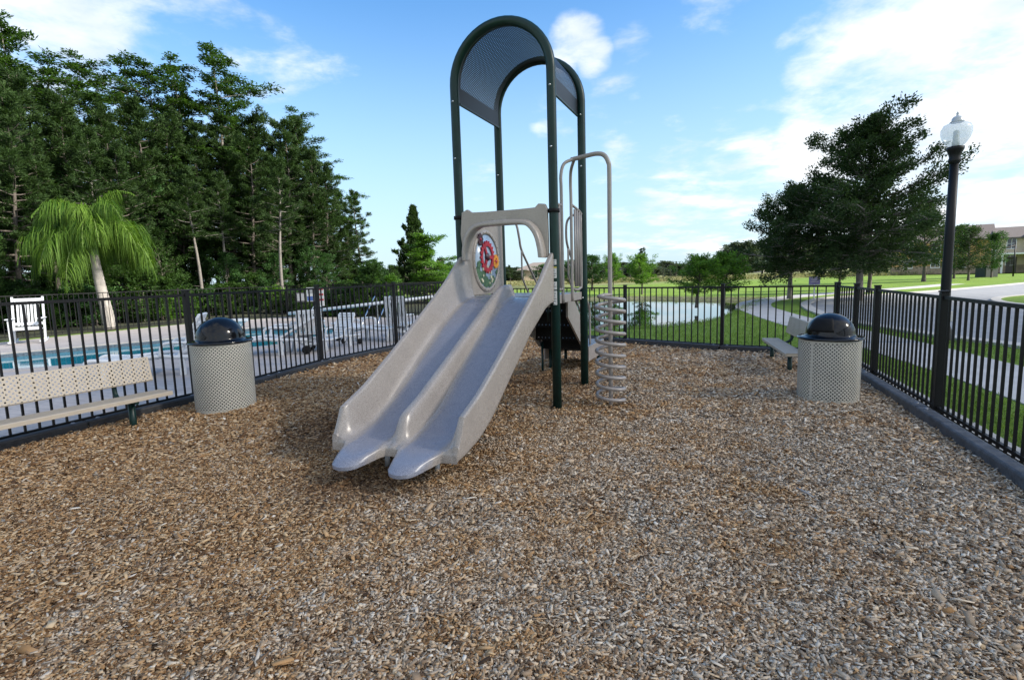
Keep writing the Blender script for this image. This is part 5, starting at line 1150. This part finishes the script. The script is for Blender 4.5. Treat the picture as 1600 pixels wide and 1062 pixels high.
mb = MB(); mb.box(-.75, .75, -.5, .5, 0, 1.0, c=.05); mb.build('housing', mat('cabinet', (.018, .024, .020), .5), e); mb = MB(); mb.box(-.8, .8, -.55, .55, 1.002, 1.07, c=.02); mb.build('lid', mat('cabinet', (.018, .024, .020), .5), e)
x, y, z = at(1582, 441, 52); e = empty('lamp_standard', (x, y, 0)); tag(e, 'thin dark pole with a side arm before the apartment house', 'pole')
mb = MB(); mb.tube([(0, 0, 0), (0, 0, 3.3)], [.07, .045], 10); mb.build('pole', black_metal, e); mb = MB(); mb.tube([(-.95, 0, 2.85), (0, 0, 3.0)], .04, 8); mb.box(-1.25, -.55, -.12, .12, 2.72, 2.86, c=.03); mb.build('arm', black_metal, e)

# ------------------------------------------------------------------ houses
def cladding(name, col, pitch, depth=.5):
    M = mat(name, col, .8, var=.06, vscale=2); t_ = M.node_tree; p = t_.nodes['Principled BSDF']; w_ = t_.nodes.new('ShaderNodeTexWave'); w_.bands_direction = 'Z'; w_.inputs['Scale'].default_value = 1 / pitch * .5; w_.inputs['Distortion'].default_value = .3
    t_.links.new(t_.nodes['Texture Coordinate'].outputs['Object'], w_.inputs[0]); b = t_.nodes.new('ShaderNodeBump'); b.inputs['Strength'].default_value = depth; b.inputs['Distance'].default_value = .02; t_.links.new(w_.outputs[0], b.inputs['Height']); t_.links.new(b.outputs[0], p.inputs['Normal']); return M
roof_m = cladding('shingle_roof', (.135, .112, .10), .2); ochre = cladding('ochre_siding', (.50, .29, .11), .18); pale = cladding('pale_siding', (.56, .46, .32), .18); stone_w = mat('stone_base', (.30, .23, .16), .85, var=.35, vscale=3, bump=.5, bscale=6)
trim = mat('white_trim', (.70, .70, .68), .6); glass = mat('window_glass', (.03, .04, .05), .06, spec=.8); terra = cladding('terracotta_roof', (.30, .14, .09), .3); tan = mat('stucco_tan', (.45, .36, .27), .9, var=.08); tango = mat('stucco_orange', (.55, .27, .15), .9, var=.08); cream_w = mat('stucco_cream', (.50, .46, .40), .9, var=.06)
def window(par, x, y, z, w, h, nx_=0, ny_=-1):
    """window on a wall; (nx_,ny_) is the outward normal in the house frame"""
    a = math.atan2(nx_, -ny_); Mx = Matrix.Translation((x, y, z)) @ Matrix.Rotation(a, 4, 'Z'); mb = MB()
    for (a0, a1, b0, b1) in ((-w / 2 - .08, -w / 2, -.08, h + .08), (w / 2, w / 2 + .08, -.08, h + .08), (-w / 2, w / 2, -.1, 0), (-w / 2, w / 2, h, h + .08), (-.025, .025, 0, h), (-w / 2, -.025, h * .5 - .02, h * .5 + .02), (.025, w / 2, h * .5 - .02, h * .5 + .02)): mb.box(a0, a1, -.07, .03, b0, b1, Mx)
    f_ = mb.build('window', trim, par); mb = MB(); mb.box(-w / 2, w / 2, -.02, .0, .0, h, Mx); mb.build('pane', glass, f_)
def gable(mb, x0, x1, y0, y1, z0, zr, along='x', ov=.4, th=.18):
    if along == 'x':
        ym = (y0 + y1) / 2; sl_ = (zr - z0) / (ym - y0); a = y0 - ov; za = z0 - sl_ * ov; prof_ = [(a, za), (ym, zr), (y1 + ov, za), (y1 + ov, za - th), (ym, zr - th), (a, za - th)]; mb.prism(prof_, x0 - ov, x1 + ov, Matrix(((0, 0, 1, 0), (1, 0, 0, 0), (0, 1, 0, 0), (0, 0, 0, 1))))
    else:
        xm = (x0 + x1) / 2; sl_ = (zr - z0) / (xm - x0); a = x0 - ov; za = z0 - sl_ * ov; prof_ = [(a, za), (xm, zr), (x1 + ov, za), (x1 + ov, za - th), (xm, zr - th), (a, za - th)]; mb.prism(prof_, y0 - ov, y1 + ov, Matrix(((1, 0, 0, 0), (0, 0, 1, 0), (0, 1, 0, 0), (0, 0, 0, 1))))
# apartment house across the road (local x to the right, y away)
e = empty('apartment_house', (62.3, 71.4, 0), R(-38)); tag(e, 'two storey apartment house with ochre and pale siding at the right edge', 'building')
mb = MB(); mb.box(-9.5, 1.2, 0, 9, 0, 4.7); mb.build('wall', ochre, e)
mb = MB(); mb.prism([(0, 4.7), (9, 4.7), (4.5, 6.3)], -9.5, 1.2, Matrix(((0, 0, 1, 0), (1, 0, 0, 0), (0, 1, 0, 0), (0, 0, 0, 1)))); gable(mb, -9.5, 1.2, 0, 9, 4.72, 6.6); rf = mb.build('roof', roof_m, e)
mb = MB(); mb.box(-5.5, -3.8, 1.2, 2.2, 5.45, 5.62); mb.build('roof_vent', black_rough, rf)
mb = MB(); mb.box(1.7, 9.5, -1.2, 8, 1.0, 4.6); mb.build('wall', pale, e); mb = MB(); mb.box(1.65, 9.55, -1.25, 8.05, 0, 1.0); mb.box(-9.55, 1.25, -.05, .0, 0, 1.1); mb.build('stone_base', stone_w, e)
mb = MB(); gable(mb, 1.7, 9.5, -1.2, 8, 4.6, 6.0); mb.build('roof', roof_m, e)
mb = MB(); mb.box(4.4, 8.4, -2.6, -1.22, .0, 4.9); mb.prism([(4.4, 4.9), (8.4, 4.9), (6.4, 6.0)], -2.6, -1.2, Matrix(((1, 0, 0, 0), (0, 0, 1, 0), (0, 1, 0, 0), (0, 0, 0, 1)))); mb.build('wall', cream_w, e)
mb = MB(); gable(mb, 4.4, 8.4, -2.6, 3, 4.9, 6.15, 'y', .3, .14); mb.build('roof', roof_m, e)
mb = MB()
for xa in (1.22, 1.55): mb.box(xa, xa + .12, -.3, -.05, 0, 4.6)
mb.prism([(-.5, 4.45), (4.5, 6.35), (4.5, 6.15), (-.5, 4.25)], 1.45, 1.66, Matrix(((0, 0, 1, 0), (1, 0, 0, 0), (0, 1, 0, 0), (0, 0, 0, 1)))); mb.build('fascia', trim, e)
mb = MB(); mb.box(1.8, 4.8, -3.6, -1.25, 2.3, 2.5, c=.03)
for xa in (1.95, 4.45): mb.box(xa, xa + .2, -3.5, -3.3, 0, 2.3)
mb.build('porch', trim, e); mb = MB(); mb.box(2.6, 3.6, -1.28, -1.22, .02, 2.0); mb.build('door', mat('door_brown', (.06, .05, .045), .5), e)
for xx, zz, w_ in ((5.6, 3.1, .8), (7.2, 3.1, .8), (5.6, .9, .8), (7.2, .9, .8)): window(e, xx, -2.61, zz, w_, 1.3)
for xx, zz in ((-7.5, 3.0), (-4.5, 3.0), (-1.5, 3.0), (-7.5, .9), (-4.5, .9), (-1.5, .9)): window(e, xx, -.01, zz, .9, 1.2)
for zz in (3.0, .9): window(e, 3.0, -1.21, zz + .1, .8, 1.2)
def far_house(px, pb, Yd, w, d, hw, hr, wm, rm, rz, label, nwin, nm='house', storeys=2):
    x, y, z = at(px, pb, Yd); e = empty(nm, (x, y, 0), rz); tag(e, label, 'house', 'distant houses beyond the meadow'); mb = MB(); mb.box(-w / 2, w / 2, 0, d, 0, hw); mb.build('wall', wm, e)
    mb = MB(); o = .5; a = [(-w / 2 - o, -o, hw), (w / 2 + o, -o, hw), (w / 2 + o, d + o, hw), (-w / 2 - o, d + o, hw), (-w / 2 + d * .45, d / 2, hr), (w / 2 - d * .45, d / 2, hr)]
    mb.add(a, [(0, 1, 5, 4), (1, 2, 5), (2, 3, 4, 5), (3, 0, 4), (0, 3, 2, 1)]); mb.build('roof', rm, e)
    for s_ in range(storeys):
        for k in range(nwin): window(e, -w / 2 + w * (k + .5) / nwin, -.01, .9 + s_ * 2.7, 1.1, 1.3)
    return e
far_house(799, 436, 120, 4.6, 7, 2.6, 3.3, tango, terra, .2, 'distant orange house seen through the slide hood', 2, storeys=1)
far_house(846, 436, 110, 11, 9, 2.4, 4.1, tan, mat('grey_brown_roof', (.20, .17, .15), .9), .0, 'distant low grey roofed house behind the stair handrail', 4, storeys=1)
far_house(1168, 431, 185, 10, 8, 4.2, 5.6, cream_w, terra, -.5, 'distant two storey house with red roof above the sunlit field', 5)
far_house(1200, 430, 190, 12, 8, 4.0, 5.2, cream_w, mat('grey_brown_roof', (.20, .17, .15), .9), -.2, 'distant pale house with brown roof right of the red roofed one', 4)

# ------------------------------------------------------------------ unseen cloud added high to the right to keep the sun off the playground
hc = 60.0; k = hc / sdir.z; cx_, cy_ = 5.5 + sdir.x * k, 9.0 + sdir.y * k
bm = bmesh.new(); bmesh.ops.create_icosphere(bm, subdivisions=5, radius=1)
from mathutils import noise
for v in bm.verts:
    n_ = 1 + .35 * noise.noise(v.co * 2.1) + .16 * noise.noise(v.co * 5.3); v.co = Vector((v.co.x * 17 * n_, v.co.y * 18 * n_, v.co.z * (6 if v.co.z > 0 else 3) * n_))
me = bpy.data.meshes.new('sun_blocker_cloud'); bm.to_mesh(me); bm.free()
cmt = bpy.data.materials.new('sun_blocker_cloud'); cmt.use_nodes = True; t = cmt.node_tree; d1 = t.nodes.new('ShaderNodeBsdfDiffuse'); d2 = t.nodes.new('ShaderNodeBsdfTranslucent'); mx = t.nodes.new('ShaderNodeMixShader')
d1.inputs[0].default_value = (.9, .9, .9, 1); d2.inputs[0].default_value = (.95, .95, .95, 1); mx.inputs[0].default_value = .7; t.links.new(d1.outputs[0], mx.inputs[1]); t.links.new(d2.outputs[0], mx.inputs[2])
tp = t.nodes.new('ShaderNodeBsdfTransparent'); m2 = t.nodes.new('ShaderNodeMixShader'); m2.inputs[0].default_value = .40; t.links.new(mx.outputs[0], m2.inputs[1]); t.links.new(tp.outputs[0], m2.inputs[2]); t.links.new(m2.outputs[0], t.nodes['Material Output'].inputs[0])
o = link('sun_blocker_cloud', me, cmt, loc=(cx_, cy_, hc)); tag(o, kind='structure'); me.polygons.foreach_set('use_smooth', [True] * len(me.polygons))
